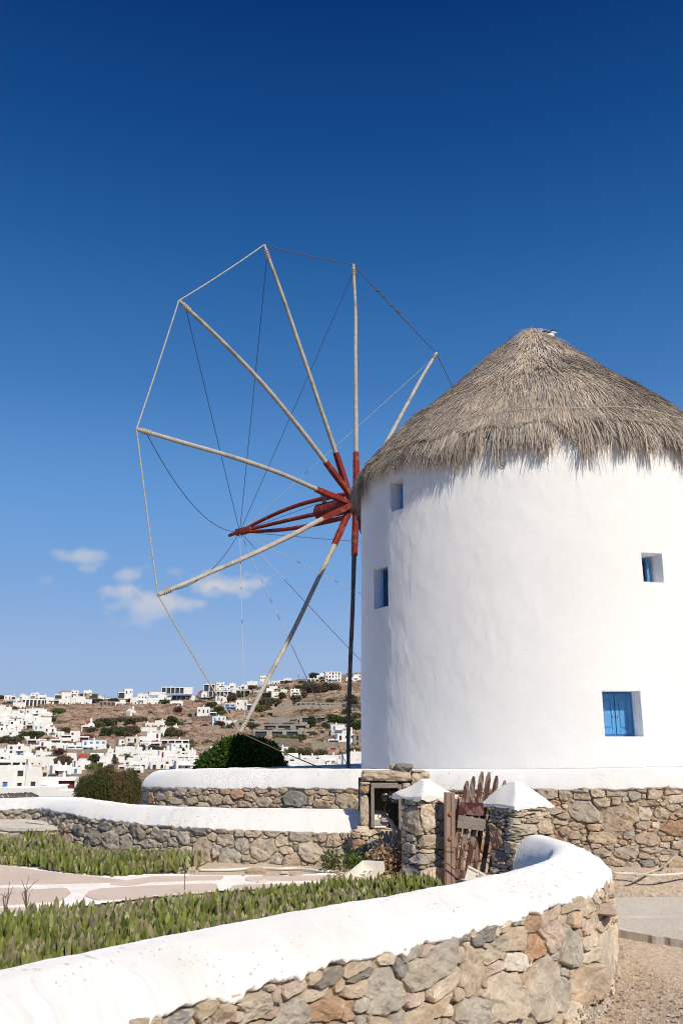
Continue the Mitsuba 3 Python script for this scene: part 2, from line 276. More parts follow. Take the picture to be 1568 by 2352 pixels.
def land_fn(p, n, uv):
    s = soil_fn(p, n, uv); r = dr.sqrt(p.x * p.x + p.y * p.y)
    a = fbm(p.x * .05, p.y * .05, p.z * .1, 4); b = fbm(p.x * .35, p.y * .35, p.z * 1.1, 4); d = noise(p.x * 1.6, p.y * 1.6, p.z * 3.0)
    c = mix((.15, .10, .07), (.33, .235, .165), b) * (.75 + .5 * d)
    c = mix(c, (.105, .095, .055), smoothstep(.50, .66, fbm(p.x * .12 + 7, p.y * .12, p.z * .3, 4)) * .75)
    c = mix(c, (.46, .36, .27), smoothstep(.60, .75, a) * .5)
    return mix(s, c, smoothstep(15, 30, r))
mat('land', bump(prin(land_fn, .95, .1), lambda p, n, uv: dr.select(p.y < 20, .03 * fbm(p.x * 9, p.y * 9, 0, 4) + .006 * noise(p.x * 75, p.y * 75, 2), 1.6 * fbm(p.x * .4, p.y * .4, p.z * .8, 4)), 1.0, 5e-3))
put('ground', land, 'land', kind='structure', label='dry ground of the yard, the valley and the scrub hillside', smooth=True)
# ------------------------------------------------------------------ walls of rubble stone with a plastered coping
class Path:
    def __init__(s, pts, side, step=.04, closed=False, sharp=False):
        p = np.asarray(pts, float)
        if sharp:
            c = np.r_[0, np.cumsum(np.hypot(*np.diff(p, axis=0).T))]; n = max(2, int(c[-1] / step)); q = np.linspace(0, c[-1], n)
            xy = np.stack([np.interp(q, c, p[:, k]) for k in (0, 1)], 1)
            for _ in range(3): xy[1:-1] = (xy[:-2] + 2 * xy[1:-1] + xy[2:]) / 4
        else:
            c = np.r_[0, np.cumsum(np.hypot(*np.diff(p, axis=0).T))]; cs = CubicSpline(c, p); xy = cs(np.linspace(0, c[-1], max(3, int(c[-1] / step))))
        s.xy = xy; s.s = np.r_[0, np.cumsum(np.hypot(*np.diff(xy, axis=0).T))]; s.L = s.s[-1]
        t = np.gradient(xy, axis=0); t /= np.linalg.norm(t, axis=1, keepdims=True)
        s.n = np.stack([t[:, 1], -t[:, 0]], 1) * side; s.side = side
    def at(s, q): return np.stack([np.interp(q, s.s, s.xy[:, k]) for k in (0, 1)], -1)
    def nor(s, q):
        n = np.stack([np.interp(q, s.s, s.n[:, k]) for k in (0, 1)], -1); return n / np.linalg.norm(n, axis=-1, keepdims=True)
    def map(s, q, z, dep):
        q = np.asarray(q, float); xy = s.at(q) + s.nor(q) * np.asarray(dep)[..., None]
        return np.concatenate([xy, np.asarray(z)[..., None]], -1)
def sweep(m, path, prof, q0=None, q1=None, step=.04, amp=0.0, freq=6, seed=0, caps=True, uv=(.5, .5)):
    """prof(q) -> closed ring of (offset along the normal, z); rings run along the path"""
    q = np.linspace(0 if q0 is None else q0, path.L if q1 is None else q1, max(2, int(((path.L if q1 is None else q1) - (q0 or 0)) / step)))
    R = np.array([prof(x) for x in q]); K = R.shape[1]
    P = path.map(np.repeat(q, K), R[:, :, 1].ravel(), R[:, :, 0].ravel())
    if amp: 
        d = np.stack([N3(P, freq, seed + k) + .5 * N3(P, freq * 2.7, seed + k + 5) for k in range(3)], 1); P = P + d * amp
    i, j = np.meshgrid(np.arange(len(q) - 1), np.arange(K), indexing='ij'); k = (j + 1) % K
    f = np.stack([i * K + j, i * K + k, (i + 1) * K + k, (i + 1) * K + j], -1).reshape(-1, 4)
    if path.side > 0: f = f[:, ::-1]
    m.add(P, f, uv)
    if caps:
        o = len(P) - K
        m.f.append(np.array([[0, a, a + 1] for a in range(1, K - 1)] + [[o, o + a + 1, o + a] for a in range(1, K - 1)]) + m.n - len(P))
    return m
def outline_cells(C, A, B, TH, K, rmax=1.28, gap=.012, seed=0):
    """star-shaped cells of elliptic stones at centres C (n,2), half axes A, B turned by TH: each ray ends where another stone is nearer"""
    rng = np.random.RandomState(seed); n = len(C); out = []
    an = np.arange(K) * 2 * PI / K; tree = cKDTree(C); big = max(A.max(), B.max())
    def metric(P, j):
        d = P[:, None, :] - C[j][None]; c, s = np.cos(TH[j]), np.sin(TH[j])
        u, v = (d[..., 0] * c + d[..., 1] * s) / A[j], (-d[..., 0] * s + d[..., 1] * c) / B[j]
        return (u * u * u * u + v * v * v * v) ** .25
    rs = np.linspace(.12, 1, 26)
    for i in range(n):
        near = [j for j in tree.query_ball_point(C[i], (max(A[i], B[i]) + big) * 1.3) if j != i]
        th = an + rng.uniform(-.35, .35, K) * 2 * PI / K
        dirs = np.stack([np.cos(th), np.sin(th)], 1)
        unit = metric(C[i] + dirs * 1e-3, np.array([i]))[:, 0] / 1e-3          # metric per metre along each ray
        R = rmax / unit
        if near:
            P = C[i] + dirs[:, None, :] * (R[:, None] * rs)[..., None]
            mi_ = metric(P.reshape(-1, 2), np.array([i]))[:, 0]; mo = metric(P.reshape(-1, 2), np.array(near)).min(1)
            bad = (mo < mi_).reshape(K, -1); first = np.where(bad.any(1), bad.argmax(1), len(rs) - 1)
            r = R * rs[first]
        else: r = R
        r = np.maximum(r * (1 + rng.uniform(-.07, .05, K)) - gap, .012)
        out.append(C[i] + dirs * r[:, None])
    return out
def seeds_from_pixels(path, zlo, zhi, px):
    """px: (x, y, w, h, turn in degrees, tone) in the photograph -> stones on the wall's face"""
    q = np.linspace(0, path.L, max(60, int(path.L / .02))); z = np.linspace(zlo - .3, zhi + .2, 90); Q, Z = np.meshgrid(q, z, indexing='ij')
    W3 = path.map(Q.ravel(), Z.ravel(), np.zeros(Q.size)); n = path.nor(Q.ravel())
    face = ((W3[:, :2] * n).sum(1) < 0); PX = project(W3); tr = cKDTree(np.where(face[:, None], PX, 1e6)); out = []
    for x, y, w, h, a, t in px:
        d, i = tr.query([x, y])
        if d > 25: continue
        s0, z0 = Q.ravel()[i], Z.ravel()[i]
        p0 = project(path.map(np.array([s0, s0 + .05, s0]), np.array([z0, z0, z0 + .05]), np.zeros(3)))
        ks, kz = abs(p0[1, 0] - p0[0, 0]) / .05 + 1e-3, abs(p0[2, 1] - p0[0, 1]) / .05
        sg = 1 if p0[1, 0] > p0[0, 0] else -1
        out.append((s0, z0, min(w / ks / 2, .5), h / kz / 2, -math.radians(a) * sg, t))
    return out
def stone_wall(key, path, zlo, zhi, hand, size, seed, tones, K=14, depth=.05, s0=0, s1=None, gap=.012, limit=300, aspect=1.5, grain=.02, rest=True):
    """stones as parts of wall 'key'; zlo, zhi: functions of s"""
    rng = np.random.RandomState(seed); s1 = path.L if s1 is None else s1
    nh = len(hand); cap = 6000; D_ = np.zeros((cap, 7)); n = 0; TN = []          # s, z, a, b, cos, sin, turn
    for (s, z, a, b, th, t) in hand: D_[n] = (s, z, a, b, math.cos(th), math.sin(th), th); TN.append(t); n += 1
    area = (s1 - s0) * np.mean([zhi(q) - zlo(q) for q in np.linspace(s0, s1, 20)])
    for big_ in (1.0, .62, .36):
        T_ = int(area / (size * size * big_ * big_) * 5); S = rng.uniform(s0, s1, T_); U = rng.uniform(0, 1, T_); AA = size * big_ * rng.uniform(.75, 1.35, T_); BB = AA / rng.uniform(1.0, aspect * 1.35, T_)
        LO, HI = np.array([zlo(q) for q in S]), np.array([zhi(q) for q in S]); Z = LO + (HI - LO) * U; top = HI - Z < size * .45; BB = np.where(top, np.minimum(BB, size * .32), BB); Z = np.where(top, HI - BB * .8, Z)
        for s, z, a, b in zip(S, Z, AA, BB):
            E = D_[:n]; E = E[np.abs(E[:, 0] - s) < .9]; d0, d1 = E[:, 0] - s, E[:, 1] - z
            u, v = (d0 * E[:, 4] + d1 * E[:, 5]) / (E[:, 2] + a * .78), (-d0 * E[:, 5] + d1 * E[:, 4]) / (E[:, 3] + b * .78)
            if (u * u + v * v < 1).any() or n >= cap: continue
            th = rng.normal(0, .16); D_[n] = (s, z, a, b, math.cos(th), math.sin(th), th); n += 1; TN.append(rng.choice(tones))
    C, A, B, TH = D_[:n, :2].copy(), D_[:n, 2].copy(), D_[:n, 3].copy(), D_[:n, 6].copy()
    cells = outline_cells(C, A, B, TH, K, gap=gap, seed=seed)
    order = np.argsort(-(A * B)); extra = MB(); nx = 0
    for rank, i in enumerate(order):
        o = cells[i]; c = o.mean(0); lo, hi = zlo(c[0]), zhi(c[0])
        o = np.stack([np.clip(o[:, 0], s0, s1), np.clip(o[:, 1], lo - .12, hi + .015)], 1)
        if np.ptp(o[:, 0]) < .02 or np.ptp(o[:, 1]) < .015: continue
        c = o.mean(0); d = depth * rng.uniform(.55, 1.25) * min(1, .45 + min(A[i], B[i]) / .12); tilt = rng.normal(0, .11, 2)
        V = []; Sd = rng.randint(1000)
        prof = [(1.0, -.05), (1.0, .45 * d), (.972, .86 * d), (.90, 1.0 * d), (.58, 1.03 * d), (.28, 1.04 * d)] if K > 15 else [(1.0, -.05), (1.0, .45 * d), (.9, .95 * d), (.5, 1.06 * d)]
        for sc_, dp in prof:
            q = c + (o - c) * sc_
            nz = meshkit.fbm(np.stack([q[:, 0] * 11, q[:, 1] * 14, q[:, 0] * 0 + Sd], -1), 3, Sd) - .5
            dd = dp + (nz * grain * 2 + (q - c) @ tilt) * (dp > .3 * d) * min(1, A[i] / .1)
            V.append(path.map(q[:, 0], q[:, 1], dd))
        V.append(path.map(np.array([c[0]]), np.array([c[1]]), np.array([d * 1.07])))
        R = len(prof); V = np.vstack(V); k = np.arange(K); k2 = (k + 1) % K
        f = np.vstack([np.stack([r * K + k, r * K + k2, (r + 1) * K + k2, (r + 1) * K + k], 1) for r in range(R - 1)])
        f = np.vstack([f[:, [0, 1, 2]], f[:, [0, 2, 3]], np.stack([(R - 1) * K + k, (R - 1) * K + k2, k * 0 + R * K], 1)])
        if path.side < 0: f = f[:, ::-1]
        uv = ((TN[i] + .5) / 8, rng.uniform())
        if rank < limit: put('stone', MB().add(V, f, uv), 'rubble_stone', key)
        else: extra.add(V, f, uv); nx += 1
    if nx: put('small_stones', extra, 'rubble_stone', key, kind='stuff', label='small stones that fill the wall')
def lin(xs, ys): return lambda s: float(np.interp(s, xs, ys))
rg = np.random.RandomState(7)
def z3(x, y): return ((1350 + x * .8807) / 1.74171, (3000 + y * .8807) / 1.74171)     # the enlarged views in which things were measured
def z2(x, y): return (x * .92474 / 1.74171, (3100 + y * .92474) / 1.74171)
def z1(x, y): return (x * .92474 / 1.74171, (2650 + y * .92474) / 1.74171)
def z5(x, y): return ((1400 + x * .5102) / 1.74171, (3000 + y * .5102) / 1.74171)
def zz(fn, k, rows): return [(*fn(a, b), w * k, h * k, t, c) for a, b, w, h, t, c in rows]
# --- the near wall, curving round to the gate
NEAR = Path([(-3.2, 2.2), (-2.35, 3.2), (-1.5, 4.18), (-.82, 4.98), (-.1, 5.72), (.64, 6.42), (1.2, 7.08), (1.68, 7.72), (1.97, 8.35), (2.12, 8.95), (2.12, 9.45), (2.02, 9.9)], 1)
nk = thing('stone_wall', 'nearest rubble wall with thick rounded white coping that curves round towards the gate', 'wall')
OUTER = .40
n_ridge = lin([0, 3, 6.5, 8.5, 10, 12], [.60, .62, .62, .62, .61, .60])
n_lip = lin([0, 4, 6, 7.5, 9, 12], [.385, .39, .42, .43, .42, .40])
def near_prof(q):
    r = n_ridge(q); w = 1 - .22 * smooth01((q - 8.9) / 1.2); o = .37 * w
    lip = n_lip(q) + .055 * (meshkit.noise(np.array([q * 7, 0, 3.])) - .5) + .03 * (meshkit.noise(np.array([q * 23, 0, 8.])) - .5) + .012 * (meshkit.noise(np.array([q * 61, 0, 5.])) - .5) + .07 * smooth01((q - 9.6) / 1.0)
    return [(o - .09, lip - .03), (o - .012, lip - .012), (o + .004, lip), (o - .008, lip + .016), (o * .72, lip + .12), (o * .42, lip + (r - lip) * .71), (.10, r - .018), (.03, r), (-.05, r - .004), (-.13, r - .04), (-.22, r - .16), (-.27, r - .30), (-.28, r - .62), (-.28, -.3)]
def smooth01(t): t = min(1, max(0, t)); return t * t * (3 - 2 * t)
put('coping', sweep(MB(), NEAR, near_prof, step=.012, amp=.011, freq=5), 'coping_plaster', nk, smooth=True)
NF = Path([tuple(a + b * .325) for a, b in zip(NEAR.xy[::8], NEAR.n[::8])], 1)
put('core', sweep(MB(), NF, lambda q: [(-.06, -.6), (0, -.6), (0, n_lip(q) - .01), (-.06, n_lip(q) - .01)], step=.05, amp=.02, freq=9), 'mortar', nk)
hand = zz(z3, .8807 / 1.7417, [(195, 1090, 150, 230, -8, 2), (400, 985, 215, 150, -22, 2), (465, 1065, 160, 100, -22, 1), (600, 1000, 110, 255, 4, 0), (700, 905, 110, 70, -20, 7), (785, 860, 85, 110, 0, 0), (785, 965, 90, 95, 10, 6), (878, 890, 115, 115, 0, 4), (940, 835, 105, 165, 10, 5),
    (1035, 890, 95, 190, 12, 2), (910, 1085, 165, 270, 0, 7), (750, 1115, 160, 225, 5, 1), (1120, 1050, 150, 200, 0, 0), (1225, 920, 90, 235, 8, 7), (335, 1120, 105, 60, -5, 5), (385, 1195, 250, 90, -12, 0), (600, 1185, 170, 140, 10, 2), (690, 990, 80, 55, -10, 5), (65, 1085, 115, 70, -10, 0),
    (85, 1160, 115, 60, 0, 2), (100, 1030, 140, 40, -14, 3), (650, 850, 110, 65, -15, 3), (545, 868, 100, 45, -15, 3), (1130, 865, 85, 80, 0, 1), (1000, 1105, 55, 170, 3, 2), (1215, 715, 70, 65, 0, 5), (1060, 770, 60, 80, 0, 0), (870, 795, 75, 60, 0, 4), (530, 930, 45, 80, 0, 5), (968, 940, 50, 50, 0, 2),
    (970, 740, 90, 40, -20, 7), (1140, 790, 90, 70, -10, 5), (1145, 935, 80, 80, 0, 1), (1200, 790, 60, 60, 0, 0), (820, 1040, 60, 70, 0, 0), (1050, 1190, 90, 110, 0, 1), (260, 990, 60, 100, 0, 3), (410, 895, 110, 45, -20, 5), (1270, 880, 40, 160, 0, 1), (1300, 1010, 60, 120, 0, 0), (30, 1180, 60, 110, 0, 4)]) + \
    zz(z2, .92474 / 1.7417, [(1410, 882, 130, 55, -10, 3), (1090, 1010, 185, 100, -8, 7), (950, 1030, 110, 80, 0, 0), (1235, 1040, 150, 110, -10, 2), (1400, 1020, 150, 95, 3, 4), (1250, 925, 120, 50, -8, 5), (1350, 940, 120, 45, -10, 1), (1020, 1040, 60, 60, 0, 1), (760, 1055, 150, 40, -5, 3), (1180, 960, 60, 60, 0, 5), (1000, 965, 60, 40, 0, 1)])
hs = seeds_from_pixels(NF, -.3, .33, hand)
s_vis = 2.2
stone_wall(nk, NF, lambda s: -.42, lambda s: n_lip(s) - .005, hs, .115, 11, [0, 1, 0, 5, 7, 4, 2, 0, 1, 5], K=22, depth=.058, s0=s_vis, s1=NF.L - .9, gap=.006, grain=.024)
# --- the garden wall behind the path
gk = thing('stone_wall', 'low grey rubble wall with a wavy white coping behind the far ground cover', 'wall')
MIDR = Path([(-9.5, 16.6), (-7.6, 16.3), (-5.9, 16.0), (-4.75, 15.6), (-4.2, 14.75), (-3.55, 14.0), (-2.75, 13.45), (-1.8, 12.98), (-.8, 12.75), (.05, 12.66), (.62, 12.64)], 1)
mtop = lin([0, 2, 3.9, 5.1, 6.2, 7, 8.2, 10, 12], [.50, .52, .60, .66, .70, .675, .66, .67, .66])
mlip = lin([0, 2, 3.9, 5.1, 6.2, 7, 8.2, 10, 12], [.34, .36, .44, .49, .50, .48, .44, .41, .39])
def mid_prof(q):
    r, l = mtop(q), mlip(q); o = .30; l = l + .03 * (meshkit.noise(np.array([q * 17, 0, 3.])) - .5)
    return [(o - .1, l - .035), (o, l - .03), (o + .02, l), (o * .8, l + (r - l) * .42), (o * .48, l + (r - l) * .80), (.06, r - .006), (-.04, r), (-.14, r - .05), (-.22, r - .18), (-.22, -.4)]
put('coping', sweep(MB(), MIDR, mid_prof, step=.04, amp=.022, freq=2.2, seed=3), 'coping_plaster', gk, smooth=True)
MF = Path([tuple(a + b * .265) for a, b in zip(MIDR.xy[::8], MIDR.n[::8])], 1)
put('core', sweep(MB(), MF, lambda q: [(-.06, -.5), (0, -.5), (0, mlip(q) - .01), (-.06, mlip(q) - .01)], step=.08, amp=.02, freq=9), 'mortar', gk)
hm = seeds_from_pixels(MF, -.1, .5, zz(z2, .92474 / 1.7417, [(885, 335, 90, 130, 3, 0), (990, 358, 110, 88, 0, 2), (1135, 325, 118, 98, 0, 7), (1050, 300, 60, 75, 10, 2), (975, 280, 75, 50, 0, 7), (1345, 335, 108, 88, 3, 7), (1297, 265, 105, 48, 0, 2), (1220, 285, 60, 55, 0, 7), (495, 290, 66, 95, 5, 2), (557, 290, 60, 70, -5, 2),
    (602, 245, 72, 55, 10, 3), (700, 257, 85, 58, 12, 2), (420, 270, 50, 80, 0, 3), (790, 222, 85, 42, 0, 7), (1265, 368, 85, 60, 0, 0), (1460, 335, 85, 38, 0, 2), (800, 270, 60, 50, 15, 2), (755, 290, 60, 40, 0, 2), (1095, 250, 75, 40, 0, 7), (1180, 250, 60, 40, 0, 2), (1200, 365, 60, 50, 0, 2), (940, 330, 45, 60, 0, 2), (870, 245, 60, 40, 0, 3),
    (1440, 280, 70, 60, 0, 0), (1395, 265, 50, 60, 0, 5), (1530, 280, 50, 60, 0, 0), (350, 240, 40, 60, 0, 3), (390, 300, 30, 80, 0, 3), (460, 225, 60, 40, 0, 3), (655, 300, 60, 40, 0, 2), (1240, 325, 60, 40, 0, 1), (720, 215, 70, 25, 0, 7), (955, 240, 70, 35, 0, 5), (1040, 250, 45, 45, 0, 2)]))
stone_wall(gk, MF, lambda s: -.08, lambda s: mlip(s) - .015, hm, .115, 23, [2, 2, 3, 7, 7, 0, 2, 5], K=14, depth=.06, s0=2.0, s1=MF.L, gap=.007, grain=.035)
# --- ledge at the left end of the garden wall
lk = thing('stone_ledge', 'low stone ledge with broken whitewashed slab in front of the garden wall at the left', 'ledge')
LP = Path([(-9.0, 14.9), (-7.0, 14.75), (-5.3, 14.5), (-4.45, 14.25), (-4.2, 14.5)], 1)
put('slab', sweep(MB(), LP, lambda q: [(-.9, .20), (.0, .19 + .05 * N3([q * 9, 0, 0], 1)), (.05, .235 + .03 * N3([q * 7, 1, 0], 1)), (0, .275), (-.9, .30)], step=.05, amp=.03, freq=5), 'concrete', lk)
put('core', sweep(MB(), LP, lambda q: [(-.5, -.3), (-.03, -.3), (-.03, .2), (-.5, .2)], step=.1, amp=.03, freq=7), 'mortar', lk)
stone_wall(lk, LP, lambda s: -.05, lambda s: .19, [], .15, 5, [2, 3, 0, 1, 7], depth=.05, s0=.2, s1=LP.L - .05)
# --- the terrace wall round the mill
tk = thing('stone_wall', 'curved tan rubble wall with broad white coping round the foot of the windmill', 'wall')
TERR = Path([(-.6, 21.5), (-2.4, 19.0), (-3.12, 17.0), (-2.95, 15.6), (-2.3, 14.8), (-1.35, 14.3), (-.2, 13.85), (1.0, 13.4), (2.2, 12.85), (3.4, 12.45), (4.8, 12.3), (6.4, 12.5), (8.0, 13.2), (9.4, 14.6)], 1)
ttop = lin([0, 6, 8, 9.5, 12, 14, 16, 20, 24], [.95, 1.05, 1.13, 1.15, 1.17, 1.20, 1.27, 1.28, 1.28])
tlip = lin([0, 6, 8, 9.5, 12, 14, 16, 20, 24], [.75, .80, .86, .90, .92, .97, 1.02, 1.03, 1.03])
def terr_prof(q):
    r, l = ttop(q), tlip(q); o = .33; l = l + .03 * (meshkit.noise(np.array([q * 15, 0, 6.])) - .5)
    return [(o - .1, l - .035), (o, l - .03), (o + .02, l), (o * .85, l + (r - l) * .5), (o * .5, l + (r - l) * .88), (.06, r - .004), (-.08, r), (-.20, r - .04), (-.30, r - .18), (-.30, .5)]
put('coping', sweep(MB(), TERR, terr_prof, step=.05, amp=.022, freq=2, seed=8), 'coping_plaster', tk, smooth=True)
TF = Path([tuple(a + b * .29) for a, b in zip(TERR.xy[::8], TERR.n[::8])], 1)
put('core', sweep(MB(), TF, lambda q: [(-.06, -.7), (0, -.7), (0, tlip(q) - .01), (-.06, tlip(q) - .01)], step=.1, amp=.02, freq=9), 'mortar', tk)
ht = zz(z3, .8807 / 1.7417, [(1118, 285, 155, 98, 8, 7), (1285, 312, 165, 128, -10, 0), (950, 195, 105, 62, -10, 7), (1030, 205, 58, 60, 0, 0), (1095, 177, 75, 32, 5, 7), (1200, 240, 85, 46, 0, 0), (1295, 170, 62, 34, 0, 1), (1435, 200, 70, 50, 0, 0), (1530, 182, 85, 45, 0, 0), (1475, 292, 78, 56, 0, 0), (1395, 295, 64, 60, 0, 1), (1525, 355, 108, 70, 3, 4),
    (1378, 345, 92, 38, 0, 0), (1200, 402, 150, 55, 5, 0), (1400, 402, 125, 58, 0, 0), (1312, 468, 120, 60, -5, 7), (1078, 390, 60, 38, 0, 0), (1165, 350, 70, 40, 0, 0), (1270, 195, 90, 40, 0, 7), (1350, 205, 60, 40, 0, 2), (1110, 212, 80, 30, 0, 0), (1180, 200, 60, 40, 0, 1), (985, 275, 80, 35, 0, 0), (1090, 345, 80, 40, 0, 0),
    (1200, 465, 80, 40, 0, 5), (1250, 510, 110, 40, 0, 0), (1400, 520, 70, 40, 0, 3), (1430, 455, 110, 25, 0, 7), (1500, 465, 90, 25, 0, 7), (1325, 385, 60, 40, 0, 2), (1400, 240, 90, 30, 0, 0), (1450, 345, 60, 30, 0, 1), (1520, 265, 80, 30, 0, 0), (1015, 330, 70, 30, 0, 0), (1540, 430, 60, 40, 0, 7), (1030, 370, 60, 40, 0, 0)]) + \
    zz(z1, .92474 / 1.7417, [(935, 590, 70, 50, 0, 0), (1030, 570, 60, 46, 0, 4), (1145, 602, 66, 50, 0, 7), (1275, 590, 104, 74, 0, 3), (1400, 608, 92, 42, 0, 0), (1502, 600, 104, 70, 0, 0), (850, 555, 50, 34, 0, 0), (790, 553, 45, 42, 0, 7), (770, 600, 58, 35, 0, 0), (995, 596, 44, 42, 0, 0), (930, 545, 50, 25, 0, 7), (980, 555, 50, 35, 0, 4), (1088, 580, 50, 44, 0, 0),
    (1345, 560, 46, 34, 0, 0), (1400, 562, 46, 30, 0, 0), (1130, 552, 50, 30, 0, 0), (1195, 560, 50, 40, 0, 0), (1420, 590, 50, 22, 0, 1), (700, 580, 30, 50, 0, 5), (660, 590, 25, 50, 0, 4), (735, 575, 30, 50, 0, 0), (880, 590, 45, 30, 0, 0), (1060, 610, 60, 30, 0, 0), (1230, 555, 45, 28, 0, 0), (1345, 600, 24, 50, 0, 0)])
hts = seeds_from_pixels(TF, -.1, 1.0, ht)
stone_wall(tk, TF, lambda s: (-.1 if s > 12.5 else .25), lambda s: tlip(s) - .015, hts, .115, 31, [0, 0, 0, 1, 5, 1, 7, 4], K=14, depth=.05, s0=4.5, s1=TF.L - 1.0, gap=.008, limit=300, aspect=1.7)
tp_ = np.vstack([TERR.xy, [[9, 24], [2, 25]]])
put('terrace_floor', MB().add(np.c_[tp_, np.full(len(tp_), .98)], np.array([[0, a + 1, a] for a in range(1, len(tp_) - 1)])), 'concrete', kind='structure', label='terrace floor at the foot of the mill')
# --- ground inside the walls, the paved path, the bare strip
def sheet(poly, z, step, amp=.012, freq=1.2, seed=0, drop=0.0):
    from shapely.geometry import Polygon, Point
    from shapely import contains_xy
    P = Polygon(poly); x0, y0, x1, y1 = P.bounds; xs, ys = np.arange(x0, x1 + step, step), np.arange(y0, y1 + step, step)
    X, Y = np.meshgrid(xs, ys, indexing='ij'); pts = np.stack([X.ravel(), Y.ravel()], 1); ins = contains_xy(P.buffer(step), pts[:, 0], pts[:, 1]).reshape(X.shape)
    zz_ = z + amp * 2 * N3(np.c_[pts, np.zeros(len(pts))], freq, seed) + amp * .8 * N3(np.c_[pts, np.zeros(len(pts))], freq * 4, seed + 1)
    V = np.c_[pts, zz_]; i, j = np.meshgrid(np.arange(len(xs) - 1), np.arange(len(ys) - 1), indexing='ij'); n = len(ys)
    ok = (ins[:-1, :-1] & ins[1:, :-1] & ins[1:, 1:] & ins[:-1, 1:]).ravel()
    f = np.stack([i * n + j, (i + 1) * n + j, (i + 1) * n + j + 1, i * n + j + 1], -1).reshape(-1, 4)[ok]
    return MB().add(V, f)
inner = np.vstack([NEAR.xy, [[1.2, 11.2], [.6, 12.6]], MIDR.xy[::-1], [[-12, 16], [-12, 2]]])
put('garden_ground', sheet(inner, -.015, .12, amp=.012), 'soil', kind='structure', label='bare tan soil inside the walls', smooth=True)
path_px = [(-260, 2140), (0, 2108), (150, 2092), (330, 2062), (560, 2045), (760, 2032), (980, 2014), (900, 2004), (760, 2009), (640, 2016), (470, 2014), (350, 2011), (250, 2018), (150, 2008), (70, 1996), (0, 1990), (-260, 1976)]
path_xy = np.array([on_z(x, y)[:2] for x, y in path_px])
put('paved_path', sheet(path_xy, .012, .08, amp=.004), 'joint_paint', kind='structure', label='white painted joints of the paved path', smooth=True)
from shapely.geometry import Polygon as SP
from shapely import affinity as SA
PPOLY = SP(path_xy).buffer(.02)
slab_px = [[(-260, 2050), (-260, 1976), (0, 1990), (110, 2006), (330, 2031), (150, 2035), (-60, 2039)], [(-260, 2052), (-60, 2046), (150, 2042), (255, 2040), (335, 2033), (180, 2045), (-100, 2058), (-260, 2062)],
    [(-260, 2070), (-60, 2058), (155, 2043), (168, 2056), (140, 2076), (0, 2086), (-260, 2099)], [(-260, 2104), (0, 2090), (70, 2089), (130, 2093), (140, 2104), (90, 2112), (-260, 2142)],
    [(232, 2036), (348, 2018), (520, 2016), (512, 2026), (350, 2032), (300, 2040)], [(232, 2045), (330, 2040), (500, 2034), (505, 2044), (480, 2064), (330, 2069), (220, 2073), (190, 2062), (200, 2052)],
    [(205, 2084), (330, 2075), (480, 2070), (470, 2076), (330, 2092), (220, 2100), (194, 2096)], [(560, 2018), (700, 2016), (835, 2014), (815, 2026), (560, 2029)], [(530, 2039), (560, 2036), (800, 2033), (770, 2046), (560, 2058), (512, 2060)],
    [(870, 2014), (980, 2008), (1010, 2012), (985, 2022), (845, 2028)], [(830, 2036), (960, 2028), (990, 2033), (900, 2042), (800, 2046)]]
def slab(poly, z0, z1, m, uv):
    t = trimesh.creation.extrude_polygon(poly, z1 - z0, engine='earcut'); v = np.array(t.vertices); v[:, 2] += z0
    v[:, 2] += .008 * N3(np.c_[v[:, :2], v[:, 0] * 0], 1.2, 0) * 1.0
    return m.add(v, np.array(t.faces), uv)
for k, pp in enumerate(slab_px):
    P = SP([on_z(x, y)[:2] for x, y in pp]).buffer(0).buffer(-.11).buffer(.09).intersection(PPOLY)
    P = max(getattr(P, 'geoms', [P]), key=lambda g: g.area) if not P.is_empty else P
    if P.area > .02: put('paving_slab', slab(P.segmentize(.15), .0, .0225, MB(), (rg.uniform(), .5)), 'paving', 'paved_path')
# --- ground outside: dirt yard, broken concrete pad
pad_px = [(1395, 2045), (1480, 2041), (1570, 2050), (1750, 2060), (1750, 2190), (1640, 2172), (1567, 2161), (1500, 2150), (1440, 2139), (1400, 2131), (1370, 2120)]
PADZ = -.20
pad = SP([on_z(x, y, PADZ)[:2] for x, y in pad_px]).segmentize(.04)
co = np.array(pad.exterior.coords)[:-1]; co = co + .05 * np.stack([N3(np.c_[co, co[:, 0] * 0], 4, 1), N3(np.c_[co, co[:, 0] * 0], 4, 2)], 1) + .03 * np.stack([N3(np.c_[co, co[:, 0] * 0], 14, 1), N3(np.c_[co, co[:, 0] * 0], 14, 2)], 1)
put('concrete_pad', slab(SP(co).buffer(0), PADZ - .12, PADZ, MB(), (.5, .5)), 'concrete', kind='structure', label='worn concrete slab with a broken front edge in the dirt yard')
pb = MB()
for _ in range(1500):
    x, y = rg.uniform(1330, 1640), 2150 + 260 * rg.uniform() ** .8
    p = on_z(x, y, -.27); s = .004 + .012 * rg.uniform() ** 3
    rock(pb, [p[0], p[1], -.285 + .02 * N3(p, 1.2) + s * .3], np.array([1, rg.uniform(.6, 1), rg.uniform(.5, .8)]) * s * 2, rotz(rg.uniform(0, 6)), rg.randint(99), uv=((rg.choice([0, 1, 2, 7, 5, 3]) + .5) / 8, rg.uniform()), sub=1)
for _ in range(400):
    x, y = rg.uniform(1410, 1640), rg.uniform(2002, 2050); p = on_z(x, y, 0); s = .006 + .014 * rg.uniform() ** 3
    rock(pb, [p[0], p[1], terrain_z(p[0], p[1]) + s * .3], np.array([1, .8, .6]) * s * 2, None, rg.randint(99), uv=((rg.choice([0, 1, 2, 7]) + .5) / 8, rg.uniform()), sub=1)
put('gravel', pb, 'rubble_stone', kind='stuff', label='loose gravel and pebbles strewn over the dirt yard')
